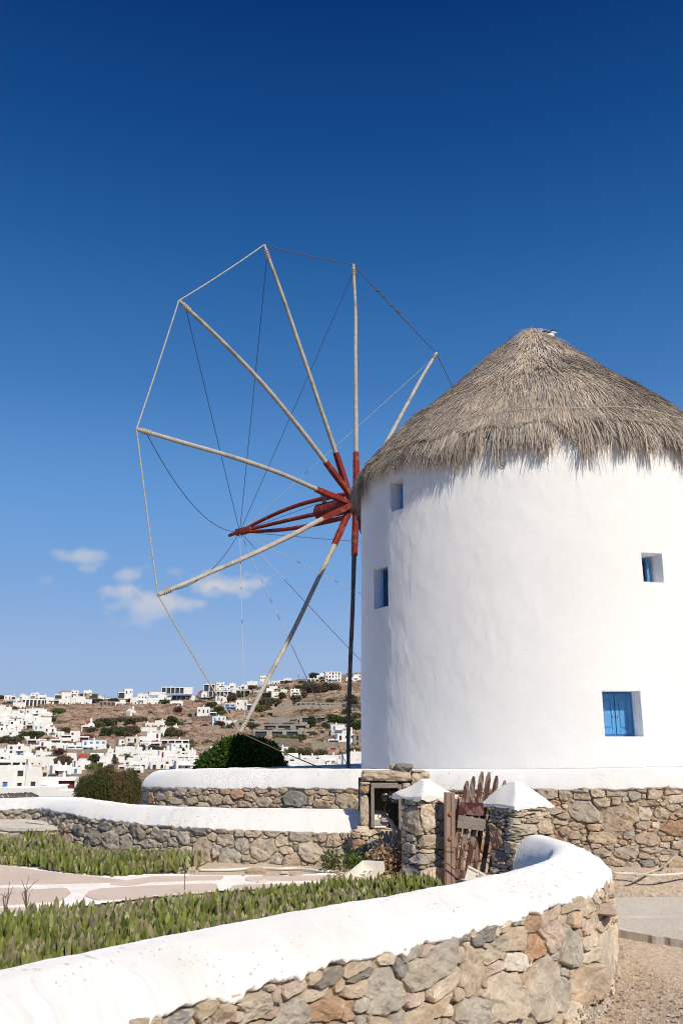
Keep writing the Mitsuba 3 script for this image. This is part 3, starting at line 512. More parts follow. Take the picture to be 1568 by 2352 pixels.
# ------------------------------------------------------------------ the windmill
wm = thing('windmill', 'round whitewashed windmill with a thatched cone roof and bare timber sail wheel', 'windmill')
AX = np.array([3.823, 16.565]); TR, TZ0, TZ1 = 3.475, .9, 6.22
def tower_r(z): return TR - .03 * (z - TZ0) / (TZ1 - TZ0)
def on_tower(x, y):
    d = ray(x, y); d = d / np.hypot(d[0], d[1]); b = d[:2] @ AX; c = AX @ AX - (TR - .015) ** 2; t = b - math.sqrt(max(b * b - c, 0))
    p = np.array([0, 0, EYE]) + t * d; return math.atan2(p[0] - AX[0], p[1] - AX[1]), p[2]
WIN = []
for (xa, ya, xb, yb) in [(894, 1103, 924, 1172), (858, 1301, 891, 1396), (1475, 1270, 1522, 1337), (1385, 1587, 1473, 1692)]:
    (t0, z0), (t1, z1) = on_tower(xa, (ya + yb) / 2), on_tower(xb, (ya + yb) / 2)
    if t0 < 0: t0 += 2 * PI
    if t1 < 0: t1 += 2 * PI
    xm = (xa + xb) / 2; WIN.append((min(t0, t1), max(t0, t1), on_tower(xm, yb)[1], on_tower(xm, ya)[1]))
ths = np.unique(np.round(np.r_[np.linspace(0, 2 * PI, 241), [t for w in WIN for t in w[:2]]], 5)); zs = np.unique(np.round(np.r_[np.linspace(TZ0, TZ1, 56), [z for w in WIN for z in w[2:]]], 5))
TH_, Z_ = np.meshgrid(ths, zs, indexing='ij')
P0 = np.stack([AX[0] + tower_r(Z_) * np.sin(TH_), AX[1] + tower_r(Z_) * np.cos(TH_), Z_], -1)
dR = .022 * N3(P0, .9, 2) + .010 * N3(P0, 3.1, 4) + .007 * N3(P0 * [1, 1, .45], 11, 6)
def tp(t, z, inset=0.0):
    p = np.array([AX[0], AX[1], 0.0]); r = tower_r(z) - inset; return p + [r * math.sin(t), r * math.cos(t), z]
Pt = P0 + np.stack([np.sin(TH_), np.cos(TH_), 0 * TH_], -1) * dR[..., None]
i, j = np.meshgrid(np.arange(len(ths) - 1), np.arange(len(zs) - 1), indexing='ij'); tm, zm = (ths[:-1] + ths[1:])[:, None] / 2, (zs[:-1] + zs[1:])[None] / 2
keep = np.ones(i.shape, bool)
for w in WIN: keep &= ~((tm > w[0]) & (tm < w[1]) & (zm > w[2]) & (zm < w[3]))
n = len(zs); tw = MB().add(Pt.reshape(-1, 3), np.stack([i * n + j, i * n + j + 1, (i + 1) * n + j + 1, (i + 1) * n + j], -1).reshape(-1, 4)[keep.ravel()])
put('tower', tw, 'whitewash', wm, smooth=True)
def wgrid(t, z): a, b = np.argmin(abs(ths - t)), np.argmin(abs(zs - z)); return a, b
for k, (t0, t1, z0, z1) in enumerate(WIN):
    a0, b0 = wgrid(t0, z0); a1, b1 = wgrid(t1, z1); tc = (t0 + t1) / 2; inn = -np.array([math.sin(tc), math.cos(tc), 0]); D = [.27, .24, .40, .38][k]
    rv = MB()
    edge = [Pt[a, b0] for a in range(a0, a1 + 1)] + [Pt[a1, b] for b in range(b0 + 1, b1 + 1)] + [Pt[a, b1] for a in range(a1 - 1, a0 - 1, -1)] + [Pt[a0, b] for b in range(b1 - 1, b0, -1)]
    edge = np.array(edge); side = np.array([math.cos(tc), -math.sin(tc), 0]); ctr = edge.mean(0)
    back = edge - np.outer((edge - ctr) @ inn, inn) * 1.0 + inn * D; m_ = len(edge); q = np.arange(m_); q2 = (q + 1) % m_
    rv.add(np.vstack([edge, back]), np.stack([q, q2, q2 + m_, q + m_], 1)); put('window_reveal', rv, 'whitewash', wm)
    hw, hh = abs((back - ctr) @ side).max(), (z1 - z0) / 2; c = ctr + inn * D; c[2] = (z0 + z1) / 2; R = np.stack([side, -inn, [0, 0, 1]], 1)
    lay = lambda u, v, d: c + R @ np.array([u, d, v])
    wk = put('window', MB().add(np.array([lay(-hw, -hh, -.03), lay(hw, -hh, -.03), lay(hw, hh, -.03), lay(-hw, hh, -.03)]), np.array([[0, 1, 2, 3]])), 'niche_dark', wm)
    fr = MB()
    for u0, v0, su, sv in ((-hw + .025, 0, .05, 2 * hh), (hw - .025, 0, .05, 2 * hh), (0, hh - .025, 2 * hw - .1, .05), (0, -hh + .02, 2 * hw - .1, .04)): box(fr, lay(u0, v0, .0), (su, .05, sv), R, bevel=.006)
    put('frame', fr, 'blue_paint', wk)
    def leaf(m, u0, u1, d0, ang, hinge):                    # a panelled shutter leaf turned about its hinge
        wl = u1 - u0; Rl = R @ rotz(ang); h0 = lay(u0 if hinge < 0 else u1, 0, d0); sgn = 1 if hinge < 0 else -1
        o = lambda u, v, d: h0 + Rl @ np.array([sgn * u, d, v]); H = 2 * hh - .06
        box(m, o(wl / 2, 0, 0), (wl - .006, .018, H), Rl)
        b_ = min(.05, wl * .22)
        for (u, v, su, sv) in ((b_ / 2 + .004, 0, b_, H), (wl - b_ / 2 - .004, 0, b_, H), (wl / 2, H / 2 - .03, wl - 2 * b_ - .01, .06), (wl / 2, -H / 2 + .035, wl - 2 * b_ - .01, .07)): box(m, o(u, v, .012), (su, .026, sv), Rl, bevel=.004)
        box(m, o(wl / 2, 0, .012), (wl - 2 * b_ - .03, .022, H - .20), Rl, bevel=.009)
        return m
    if k == 3:
        put('shutter', leaf(MB(), -hw + .05, -.002, .03, 0, -1), 'blue_paint', wk); put('shutter', leaf(MB(), .002, hw - .05, .03, 0, 1), 'blue_paint', wk)
        kn = MB()
        for u in (-.035, .035): rock(kn, lay(u, -.03, .065), (.022, .03, .022), sub=1, rough=0)
        for v in (.25, -.22): box(kn, lay(hw - .05, v, .06), (.02, .02, .07), R)
        put('hardware', kn, 'bare_metal', wk)
    elif k == 2: put('shutter', leaf(MB(), -hw + .04, .0, .03, math.radians(62), -1), 'blue_paint', wk); put('shutter', leaf(MB(), -hw + .12, .10, .01, math.radians(4), -1), 'blue_paint', wk)
    elif k == 1: put('shutter', leaf(MB(), -hw + .05, -.0, .03, math.radians(8), -1), 'blue_paint', wk); put('shutter', leaf(MB(), .03, hw - .05, .05, math.radians(-35), 1), 'blue_paint', wk)
    else: put('shutter', leaf(MB(), -.02, hw - .05, .05, math.radians(-8), 1), 'blue_paint', wk)
# --- thatch: core cone and lying straw
PROF = np.array([(0.0, 9.57), (.20, 9.55), (.38, 9.40), (.9, 8.92), (1.5, 8.36), (2.2, 7.74), (2.8, 7.18), (3.24, 6.66), (3.52, 6.28), (3.66, 5.95)])
pc = np.r_[0, np.cumsum(np.hypot(*np.diff(PROF, axis=0).T))]; PL = pc[-1]; pcs = CubicSpline(pc, PROF)
def eave_sag(th):                           # the eave hangs lower towards the sail side and is ragged
    return .10 * np.exp(-((np.mod(th, 2 * PI) - math.radians(285)) / .9) ** 2)
def roofp(th, s, lift):
    q = pcs(s); d = pcs(s, 1); nrm = np.stack([-d[..., 1], d[..., 0]], -1); nrm /= np.linalg.norm(nrm, axis=-1, keepdims=True) + 1e-9
    nrm = np.where(nrm[..., :1] < 0, -nrm, nrm); nrm = np.where((np.abs(nrm[..., :1]) < .05) & (nrm[..., 1:] < 0), -nrm, nrm)
    lump = .09 * N3(np.stack([np.sin(th) * q[..., 0], np.cos(th) * q[..., 0], q[..., 1]], -1), 1.1, 5) + .04 * N3(np.stack([np.sin(th) * q[..., 0], np.cos(th) * q[..., 0], q[..., 1]], -1), 3.2, 8)
    lift = lift + lump * np.clip(s / .8, 0, 1)
    r = q[..., 0] + nrm[..., 0] * lift; z = q[..., 1] + nrm[..., 1] * lift + eave_sag(th) * np.clip((s - 3) / 2, 0, 1)
    return np.stack([AX[0] + r * np.sin(th), AX[1] + r * np.cos(th), z], -1)
tt, ss = np.meshgrid(np.linspace(0, 2 * PI, 121), np.linspace(.02, PL - .66, 40), indexing='ij')
i, j = np.meshgrid(np.arange(120), np.arange(39), indexing='ij')
rk = put('thatch_roof', MB().add(roofp(tt, ss, -.10).reshape(-1, 3), np.stack([i * 40 + j, i * 40 + j + 1, (i + 1) * 40 + j + 1, (i + 1) * 40 + j], -1).reshape(-1, 4)), 'thatch_core', wm, label='grey brown thatch cone with a ragged hanging fringe', smooth=True)
rs = np.random.RandomState(3)
def strands(n, s0, L, th, width, lift0, lift1, tone, gold, wig=.08, droop=0.0):
    k = np.linspace(0, 1, 4); ang = wig * rs.randn(n) * .5 + .35 * (meshkit.noise(np.stack([np.sin(th) * 9, np.cos(th) * 9, s0 * 2.2], -1), 4) - .5) * (s0 < PL - 1.0)
    S = s0[:, None] + L[:, None] * k; q = pcs(np.clip(S, .03, PL)); TT = th[:, None] + np.tan(ang)[:, None] * (L[:, None] * k) / np.maximum(q[..., 0], .25)
    lf = lift0[:, None] + (lift1 - lift0)[:, None] * k ** 1.5
    over = np.clip(S - PL, 0, None); P = roofp(TT, np.clip(S, .03, PL), lf); P[..., 2] -= over
    side = np.stack([np.cos(TT), -np.sin(TT), 0 * TT], -1); w = (width[:, None] * np.array([1, 1, .85, .3]))[..., None] / 2
    tw_ = (rs.randn(n) * .16)[:, None, None]; rad = np.stack([np.sin(TT), np.cos(TT), 0 * TT + .6], -1); sd = side + rad * tw_
    V = np.stack([P - sd * w, P + sd * w], 2).reshape(n, 8, 3); f0 = np.array([[0, 1, 3, 2], [2, 3, 5, 4], [4, 5, 7, 6]]); f0 = np.vstack([f0[:, [0, 1, 2]], f0[:, [0, 2, 3]]])
    F = (f0[None] + (np.arange(n) * 8)[:, None, None]).reshape(-1, 3)
    return V.reshape(-1, 3), F, np.repeat(np.stack([tone, gold], 1), 8, 0)
n = 105000; th = rs.uniform(0, 2 * PI, n); u = rs.uniform(0, 1, n); s0 = (PL - .62) * np.sqrt(u) ; s0 = np.clip(s0, .24, None)
cl = meshkit.noise(np.stack([np.sin(th) * 16, np.cos(th) * 16, s0 * 2.6], -1), 9); L = np.minimum(rs.uniform(.32, .85, n), np.maximum(pc[7] + .22 + .3 * cl - s0, .15))
st = MB().add(*strands(n, s0, L, th, rs.uniform(.007, .015, n), rs.uniform(-.10, -.01, n), rs.uniform(-.06, .05, n) + .05 * (cl - .5), np.clip(.62 + .45 * (cl - .5) + .19 * rs.randn(n), 0, 1), rs.uniform(0, 1, n)))
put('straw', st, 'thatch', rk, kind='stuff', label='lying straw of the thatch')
n = 24000; th = rs.uniform(0, 2 * PI, n); NB = 230; bid = np.floor(th / (2 * PI) * NB + .6 * rs.randn(n) * (rs.uniform(0, 1, n) < .3)); th = np.where(rs.uniform(0, 1, n) < .8, (bid + .5 + .24 * rs.randn(n)) / NB * 2 * PI, th); hang = meshkit.noise(np.stack([np.sin(th) * 9, np.cos(th) * 9, th * 0], -1), 2); hang2 = meshkit.noise(np.stack([np.sin(th) * 34, np.cos(th) * 34, th * 0], -1), 5)
blen = np.random.RandomState(8).randn(NB + 40)[(bid.astype(int)) % NB]; s0 = pc[7] + rs.uniform(-.25, .12, n); end = PL - .40 + .42 * hang + .30 * (hang2 - .3) + .13 * blen + .09 * rs.randn(n)
okm = rs.uniform(0, 1, n) < .22 + 1.25 * hang2 + .12 * blen; s0, end, th, hang2 = s0[okm], end[okm], th[okm], hang2[okm]; n = len(th)
fr = MB().add(*strands(n, s0, np.clip(end - s0, .2, 1.5), th, rs.uniform(.009, .02, n), rs.uniform(-.08, .0, n), rs.uniform(-.13, .06, n), np.clip(.46 + .4 * (hang2 - .5) + .24 * rs.randn(n), 0, 1), rs.uniform(0, 1, n), wig=.16))
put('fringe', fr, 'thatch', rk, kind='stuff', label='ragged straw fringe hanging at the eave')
tu = np.linspace(0, 2 * PI, 300); put('binding_cord', tube(MB(), roofp(tu, np.full(300, pc[7] - .02 ) + .05 * N3(np.c_[np.sin(tu) * 4, np.cos(tu) * 4, tu * 0], 1), .045), .008, 5), 'rope', rk)
put('binding_cord', tube(MB(), roofp(tu, np.full(300, .46), .045), .008, 5), 'rope', rk)
ring = on_tower(1155, 1063); rp_ = tp(ring[0], ring[1], -.03); a = np.linspace(0, 2 * PI, 20)
put('iron_ring', tube(MB(), rp_ + np.stack([.032 * np.cos(a) * math.cos(ring[0]), -.032 * np.cos(a) * math.sin(ring[0]), .03 * np.sin(a) - .03], 1), .008, 6), 'rust', wm) if 'rust' in scene else put('iron_ring', tube(MB(), rp_ + np.stack([.032 * np.cos(a) * math.cos(ring[0]), -.032 * np.cos(a) * math.sin(ring[0]), .03 * np.sin(a) - .03], 1), .008, 6), 'bare_metal', wm)
# --- the sail wheel
HC = np.array([.295, 19.82, 6.817]); HN = np.array([-.7349, .6781, -.0117]); HN /= np.linalg.norm(HN)
HU = np.array([.6782, .7349, 0]); HU /= np.linalg.norm(HU); HW = np.cross(HU, HN); HW = HW if HW[2] > 0 else -HW
wp = lambda r, a, o=0.0: HC + r * (math.cos(a) * HU + math.sin(a) * HW) + o * HN
ARMS = [(5.97, 55.1), (6.16, 89.3), (6.12, 118.2), (6.03, 148.3), (5.96, 177.6), (5.98, 207.4), (6.10, 237.0), (6.05, 267.0), (6.05, 297.5), (6.05, 327.5), (6.0, 357.5), (6.0, 387.5)]
tips = []
for k, (r, a) in enumerate(ARMS):
    a = math.radians(a); off = (.08, -.06)[k % 2]; perp = -math.sin(a) * HU + math.cos(a) * HW; bow = [.04, -.12, -.03, -.30, -.12, .03, .05, .05, .1, .1, .1, .1][k]
    q = np.linspace(.12, 1, 22); wob = meshkit.noise(np.stack([q * 5, q * 0 + k, q * 0], -1), 3) - .5
    pts = np.array([wp(r * t, a, off * (1 - t)) + perp * (bow * math.sin(PI * t) + .05 * w_) + HN * (.12 * math.sin(PI * t) * (.5 if k % 2 else -.3)) for t, w_ in zip(q, wob)])
    rad = np.interp(q, [.16, .5, 1], [.054, .048, .038]) * (1 + .14 * (meshkit.noise(np.stack([q * 9, q * 0 + k, q * 0 + 4], -1), 7) - .5))
    ak = put('sail_arm', tube(MB(), pts, rad, 9), 'dark_wood' if k == 7 else 'weathered_wood', wm, smooth=50)  # the arm in the tower shade takes darker wood: shade put into its colour
    sk = MB(); p1 = wp(1.62, a, off + .05); p0 = wp(0.0, a, off + .05)
    beam(sk, wp(-.2, a, off), pts[1], .125, .12, up=HN, bevel=.012); beam(sk, pts[1], pts[2], .124, .119, up=HN, bevel=.012, w1=.112, h1=.11)
    put('red_socket', sk, 'red_paint', ak)
    tip = pts[-1]; tips.append(tip); b = pts[-3] - tip; b /= np.linalg.norm(b); lash = MB()
    e1 = np.cross(b, HN); e1 /= np.linalg.norm(e1); e2 = np.cross(b, e1); aa = np.linspace(0, 8 * PI, 60)
    tube(lash, tip + b * (.12 + .008 * aa[:, None]) * 1.0 + .047 * (np.cos(aa)[:, None] * e1 + np.sin(aa)[:, None] * e2), .010, 5); put('rope_lashing', lash, 'rope', ak)
BT = HC + HN * 3.98
bs = MB(); A0 = HC + HN * .3
def bow_beam(up_off, side_off, bend):
    q = np.linspace(0, 1, 14); base = HC + HN * .1 + HW * up_off + HU * side_off; return np.array([base + (BT - base) * t + HW * bend * math.sin(PI * t) for t in q])
for (u_, s_, b_, nm) in ((.28, .05, .17, 'spar'), (-.30, -.08, -.10, 'spar'), (.02, .22, .02, 'spar')):
    put(nm, tube(MB(), bow_beam(u_, s_, b_), np.linspace(.058, .042, 14), 8), 'red_paint', wm, smooth=50)
R_, L_ = frame_of(HC - HN * .6, HC + HN * 1.15, HW)
put('windshaft', lathe(MB(), [(0, -1.4), (.19, -1.4), (.19, L_ - .02), (.175, L_), (0, L_)], HC - HN * .6, 20, R=R_), 'red_paint', wm, smooth=40)
bh = MB(); beam(bh, BT - HN * .45, BT + HN * .12, .13, .17, up=HW, bevel=.02); beam(bh, BT + HN * .1, BT + HN * .42 - HW * .03, .07, .07, up=HW, bevel=.01); put('spar_head', bh, 'red_paint', wm)
cl_ = MB(); beam(cl_, HC + HN * .95 + HW * .2, HC + HN * .95 + HW * .42, .03, .12); tube(cl_, [HC + HN * 1.0 + HW * .3, HC + HN * 1.08 + HW * .5], .02, 6); put('iron_clamp', cl_, 'dark_wire', wm)
def rope_pts(a, b, sag, n=24):
    q = np.linspace(0, 1, n)[:, None]; p = a + (b - a) * q; p[:, 2] -= sag * 4 * q[:, 0] * (1 - q[:, 0]); return p
for k in range(12):
    a, b = tips[k], tips[(k + 1) % 12]; r = .013 if k in (2, 3, 4, 5) else .011
    put('rim_rope', tube(MB(), rope_pts(a, b, .03), r, 6), 'rope' if k in (2, 3, 4, 5) else 'dark_rope', wm)
    if k == 0:
        kn = MB()
        for t in (.28, .34, .44, .50, .52): rock(kn, b + (a - b) * t, (.09, .06, .06), sub=1, seed=int(t * 99))
        put('rope_knots', kn, 'dark_rope', wm)
    sag = {4: .50, 5: .35}.get(k, .02); a2 = a + (HC - a) * .035
    put('stay_rope', tube(MB(), rope_pts(BT, a2, sag), .0075, 5), 'stay_grey' if k in (0, 6, 7, 8, 9) else 'dark_wire', wm)
# --- bird on the roof
bd = thing('bird', 'small black and white bird perched just right of the thatch peak', 'bird')
bp = roofp(np.array(math.radians(180 + 12)), np.array(.62), .05); bp = on_y(1258, 781, float(bp[1]) + .25)
body = MB(); 
for c, s in (((0, 0, .09), (.27, .15, .15)), ((.11, 0, .17), (.11, .10, .10))): rock(body, bp + np.array(c), s, rough=.02, boxy=.0)
put('body', body, 'bird_white', bd, smooth=True)
wg = MB(); rock(wg, bp + [-.04, 0, .135], (.27, .165, .12), rough=.05, boxy=0); rock(wg, bp + [.115, 0, .185], (.115, .105, .08), rough=.02, boxy=0); beam(wg, bp + [-.12, 0, .11], bp + [-.32, 0, .06], .07, .02); put('plumage', wg, 'black_plastic', bd)
lg = MB(); beam(lg, bp + [.15, 0, .17], bp + [.20, 0, .155], .015, .015, w1=.004, h1=.004)
for sy in (-.02, .02): tube(lg, [bp + [.0, sy, .06], bp + [.01, sy, -.08]], .005, 5)
put('beak_and_legs', lg, 'bare_metal', bd)
# ------------------------------------------------------------------ gate pillars, meter niche, gate
def rect_path(x0, y0, x1, y1, step=.03): return Path([(x0, y1), (x0, y0), (x1, y0), (x1, y1), (x0 + .02, y1)], 1, step=step, sharp=True)
def square(c, a, yaw): return np.array([[-a, a], [-a, -a], [a, -a], [a, a], [-a + .02, a]]) @ rotz(yaw)[:2, :2].T + c
def pyramid_cap(m, c, a, yaw, z0, H, seed, lip=.035, rough=.03):
    n = 40; u = np.linspace(-1, 1, n); U, V = np.meshgrid(u, u, indexing='ij'); k = np.maximum(np.abs(U), np.abs(V)); k2 = (np.abs(U) ** 14 + np.abs(V) ** 14) ** (1 / 14.)
    z = z0 + lip + H * (1 - np.clip(k2, .17, 1)) ** .93
    P = np.stack([U * a, V * a, z], -1).reshape(-1, 3) @ rotz(yaw).T + [c[0], c[1], 0]
    P = P + np.stack([N3(P, 5, seed + q) for q in range(3)], 1) * rough
    i, j = np.meshgrid(np.arange(n - 1), np.arange(n - 1), indexing='ij'); f = np.stack([i * n + j, (i + 1) * n + j, (i + 1) * n + j + 1, i * n + j + 1], -1).reshape(-1, 4)
    m.add(P, f)
    e = np.r_[np.arange(n) * n, (n - 1) * n + np.arange(1, n), np.arange(n - 2, -1, -1) * n + n - 1, np.arange(n - 2, 0, -1)]
    b = P[e].copy(); b[:, 2] = z0 + .04 * N3(b, 16, seed); m.add(np.vstack([P[e], b, b * [1, 1, 1]]), np.stack([np.arange(len(e)), (np.arange(len(e)) + 1) % len(e), (np.arange(len(e)) + 1) % len(e) + len(e), np.arange(len(e)) + len(e)], 1)[:, ::-1])
    c = b.mean(0); m.add(np.vstack([b, c]), np.stack([np.arange(len(e)), (np.arange(len(e)) + 1) % len(e), np.full(len(e), len(e))], 1)); return m
p1 = thing('gate_pillar', 'left gate pillar of tan rubble under a chipped white pyramid cap, beside the niche', 'gate pillar')
Y1 = 11.15; zc1 = on_y(975, 1838, Y1 - .2)[2]; C1 = np.array([on_y(977, 1900, Y1)[0], Y1]); YAW1 = math.radians(33)
put('core', slab(SP(square(C1, .205, YAW1)), -.2, zc1, MB(), (.5, .5)), 'mortar', p1)
PP = Path(square(C1, .235, YAW1), 1, step=.03, sharp=True)
h5 = lambda rows: zz(z5, .5102 / 1.7417, rows)
hp = seeds_from_pixels(PP, -.1, zc1, h5([(500, 545, 140, 215, 0, 0), (605, 545, 120, 200, 0, 1), (640, 722, 200, 105, 3, 0), (475, 410, 105, 60, 0, 2), (655, 402, 150, 45, 0, 7), (560, 862, 245, 78, -3, 2), (650, 975, 190, 125, 0, 1), (700, 490, 55, 110, 0, 7), (712, 612, 40, 90, 0, 0), (420, 570, 35, 90, 0, 7), (485, 690, 70, 60, 0, 2), (470, 770, 100, 80, 0, 2), (500, 950, 110, 90, 0, 3), (610, 800, 170, 30, 0, 1), (650, 640, 70, 40, 0, 2), (700, 800, 50, 40, 0, 0)]))
stone_wall(p1, PP, lambda s: -.12, lambda s: zc1 - .01, hp, .10, 41, [0, 1, 2, 7, 0], K=18, depth=.045, s0=.1, s1=PP.L - .1, gap=.006, grain=.03)
put('pyramid_cap', pyramid_cap(MB(), C1, .285, YAW1, zc1, .21, 3, rough=.06), 'coping_plaster', p1, smooth=35)
p2 = thing('gate_pillar', 'right gate pillar of thin flat stones under a clean white pyramid cap, at the end of the near wall', 'gate pillar')
Y2 = 10.62; zc2 = on_y(1190, 1858, Y2 - .3)[2]; C2 = np.array([on_y(1189, 1900, Y2)[0], Y2]); YAW2 = math.radians(30)
put('core', slab(SP(square(C2, .215, YAW2)), -.3, zc2, MB(), (.5, .5)), 'mortar', p2)
PP2 = Path(square(C2, .25, YAW2), 1, step=.03, sharp=True)
hp2 = seeds_from_pixels(PP2, -.2, zc2, h5([(1125, 492, 130, 32, 0, 2), (1330, 508, 190, 32, -2, 1), (1200, 455, 110, 26, 3, 2), (1440, 455, 190, 34, -2, 1), (1530, 497, 110, 34, -2, 7), (1280, 562, 115, 42, 5, 1), (1440, 557, 140, 44, -4, 5), (1360, 630, 290, 78, -3, 7), (1265, 690, 110, 34, 0, 2), (1295, 765, 180, 90, 0, 7), (1140, 690, 120, 200, 0, 4), (1170, 830, 160, 80, 0, 3), (1200, 910, 130, 30, 0, 2), (1550, 600, 100, 120, 0, 0), (1150, 555, 90, 30, 0, 0), (1460, 690, 150, 60, 0, 2), (1380, 690, 60, 30, 0, 7)]))
stone_wall(p2, PP2, lambda s: -.3, lambda s: zc2 - .008, hp2, .12, 43, [7, 0, 2, 1, 7], K=18, depth=.055, s0=.1, s1=PP2.L - .1, gap=.005, aspect=3.2, grain=.03)
put('pyramid_cap', pyramid_cap(MB(), C2, .295, YAW2, zc2, .285, 6, lip=.03), 'coping_plaster', p2, smooth=35)
# --- meter niche
nk2 = thing('meter_niche', 'rough stone pillar with a wood framed meter niche, left of the chipped gate pillar', 'niche')
YN = 12.1; q5 = lambda x, y, Y=YN: on_y(*z5(x, y), Y)
za, zb = q5(240, 625)[2], q5(240, 262)[2]; xl, xr = q5(75, 500)[0], q5(430, 500)[0]
nx0, nx1 = q5(162, 400)[0], q5(405, 400)[0]
NP = rect_path(xl - .05, YN + .04, xr + .14, YN + .6)
put('core', slab(SP([(xl, YN + .06), (xr + .1, YN + .06), (xr + .1, YN + .58), (xl, YN + .58)]), -.3, za, MB(), (.5, .5)), 'mortar', nk2)
stone_wall(nk2, NP, lambda s: -.12, lambda s: za - .02, seeds_from_pixels(NP, -.1, za, h5([(65, 750, 110, 110, 0, 4), (185, 750, 110, 100, 10, 2), (440, 690, 110, 60, 0, 2), (130, 650, 150, 60, 0, 1), (50, 670, 80, 50, 0, 0), (250, 830, 120, 80, 0, 3)])), .11, 47, [0, 2, 7, 1, 4], K=18, depth=.06, s0=.1, s1=NP.L - .1, gap=.006, grain=.03)
def q_rock(x0, y0, x1, y1, dep, seed, tone, Y=YN, boxy=.75, rough=.07, name='stone', par=None):
    a, b = q5(x0, y1, Y), q5(x1, y0, Y); par = par or nk2
    return put(name, rock(MB(), [(a[0] + b[0]) / 2, Y + dep / 2, (a[2] + b[2]) / 2], [(b[0] - a[0]) * 1.14, dep * 1.1, (b[2] - a[2]) * 1.14], None, seed, rough, ((tone + .5) / 8, (seed * .37) % 1), 3, boxy), 'rubble_stone', par)
for r in [(78, 352, 158, 615, .5, 1, 0), (75, 275, 155, 350, .5, 2, 4), (80, 255, 160, 280, .5, 3, 7), (412, 262, 478, 332, .5, 4, 1), (412, 335, 440, 470, .5, 5, 2), (410, 470, 442, 620, .5, 6, 7), (50, 600, 160, 660, .45, 12, 1)]: q_rock(*r)
q_rock(85, 165, 490, 255, .62, 7, 0, boxy=.85, rough=.09, name='lintel_slab')
for r in [(485, 178, 560, 270, .5, 8, 1), (540, 172, 630, 230, .5, 9, 1), (590, 190, 630, 220, .4, 10, 5), (480, 255, 540, 300, .4, 11, 0), (490, 165, 600, 180, .5, 13, 7), (430, 290, 520, 345, .45, 14, 0)]: q_rock(*r)
bk = MB(); box(bk, [(nx0 + nx1) / 2, YN + .5, (za + zb) / 2], (nx1 - nx0 + .3, .04, zb - za + .1)); box(bk, [(nx0 + nx1) / 2, YN + .28, za - .03], (nx1 - nx0 + .2, .5, .05)); box(bk, [nx1 + .05, YN + .3, (za + zb) / 2], (.05, .42, zb - za)); put('back_panel', bk, 'niche_dark', nk2)
fr = MB(); zm_ = (za + zb) / 2
for cx, cz, sx, sz in ((nx0 + .022, zm_ - .01, .044, zb - za - .07), (nx1 - .022, zm_ - .02, .044, zb - za), ((nx0 + nx1) / 2 - .02, zb - .032, nx1 - nx0 - .05, .062)): box(fr, [cx, YN + .02, cz], (sx, .10, sz), bevel=.006)
box(fr, [nx0 + .035, YN + .27, zm_], (.03, .38, zb - za - .08)); put('wooden_frame', fr, 'grey_board', nk2)
mt = thing('electric_meter', 'beige electricity meter box wired inside the stone niche', 'meter box')
c0, c1 = q5(318, 430), q5(385, 335); mb = MB(); box(mb, [(c0[0] + c1[0]) / 2, YN + .36, (c0[2] + c1[2]) / 2], (c1[0] - c0[0], .16, c1[2] - c0[2]), bevel=.012); put('case', mb, 'beige_plastic', mt)
ln = MB()
for k in range(4): box(ln, [(c0[0] + c1[0]) / 2, YN + .277, c0[2] + .05 + k * .03], (c1[0] - c0[0] - .04, .01, .008))
put('slots', ln, 'niche_dark', mt)
cb = MB()
for k in range(7):
    a = q5(rg.uniform(265, 380), rg.uniform(300, 340)); b = q5(rg.uniform(265, 380), rg.uniform(500, 580)); q = np.linspace(0, 1, 12)[:, None]; p = a + (b - a) * q; p[:, 0] += .05 * np.sin(q[:, 0] * 7 + k); p[:, 1] = YN + .22 + .12 * (k % 3) * .5; tube(cb, p, .006, 5)
for k in range(5):
    a = q5(340 + 10 * k, 480 + 10 * k); an = np.linspace(0, 5, 14); tube(cb, np.stack([a[0] + .05 * np.cos(an + k), an * 0 + YN + .2, a[2] + .045 * np.sin(an * 1.1)], 1), .006, 5)
put('cables', cb, 'black_plastic', mt)
lp_ = MB(); rock(lp_, q5(285, 375) + [0, .3, 0], (.12, .1, .14), rough=.02, boxy=0); put('round_fitting', lp_, 'bare_metal', mt, smooth=True)
wb = thing('wood_scrap', 'short pale wood offcut lying on the niche floor', 'wood'); m = MB(); box(m, q5(240, 582) + [0, .06, .01], (.19, .09, .075), rotz(.1), bevel=.008); box(m, q5(268, 575) + [.02, .0, .035], (.10, .07, .05), rotz(-.2), bevel=.006); put('block', m, 'weathered_wood', wb)
r1 = thing('loose_stone', 'dark brown boulder lying on top of the meter niche', 'stone', None); q_rock(358, 108, 497, 175, .3, 21, 3, boxy=.5, rough=.13, par=r1)
r2 = thing('loose_stone', 'smaller tan stone behind the dark boulder on the niche', 'stone', None); q_rock(315, 118, 375, 172, .25, 22, 0, Y=YN + .2, boxy=.5, par=r2)
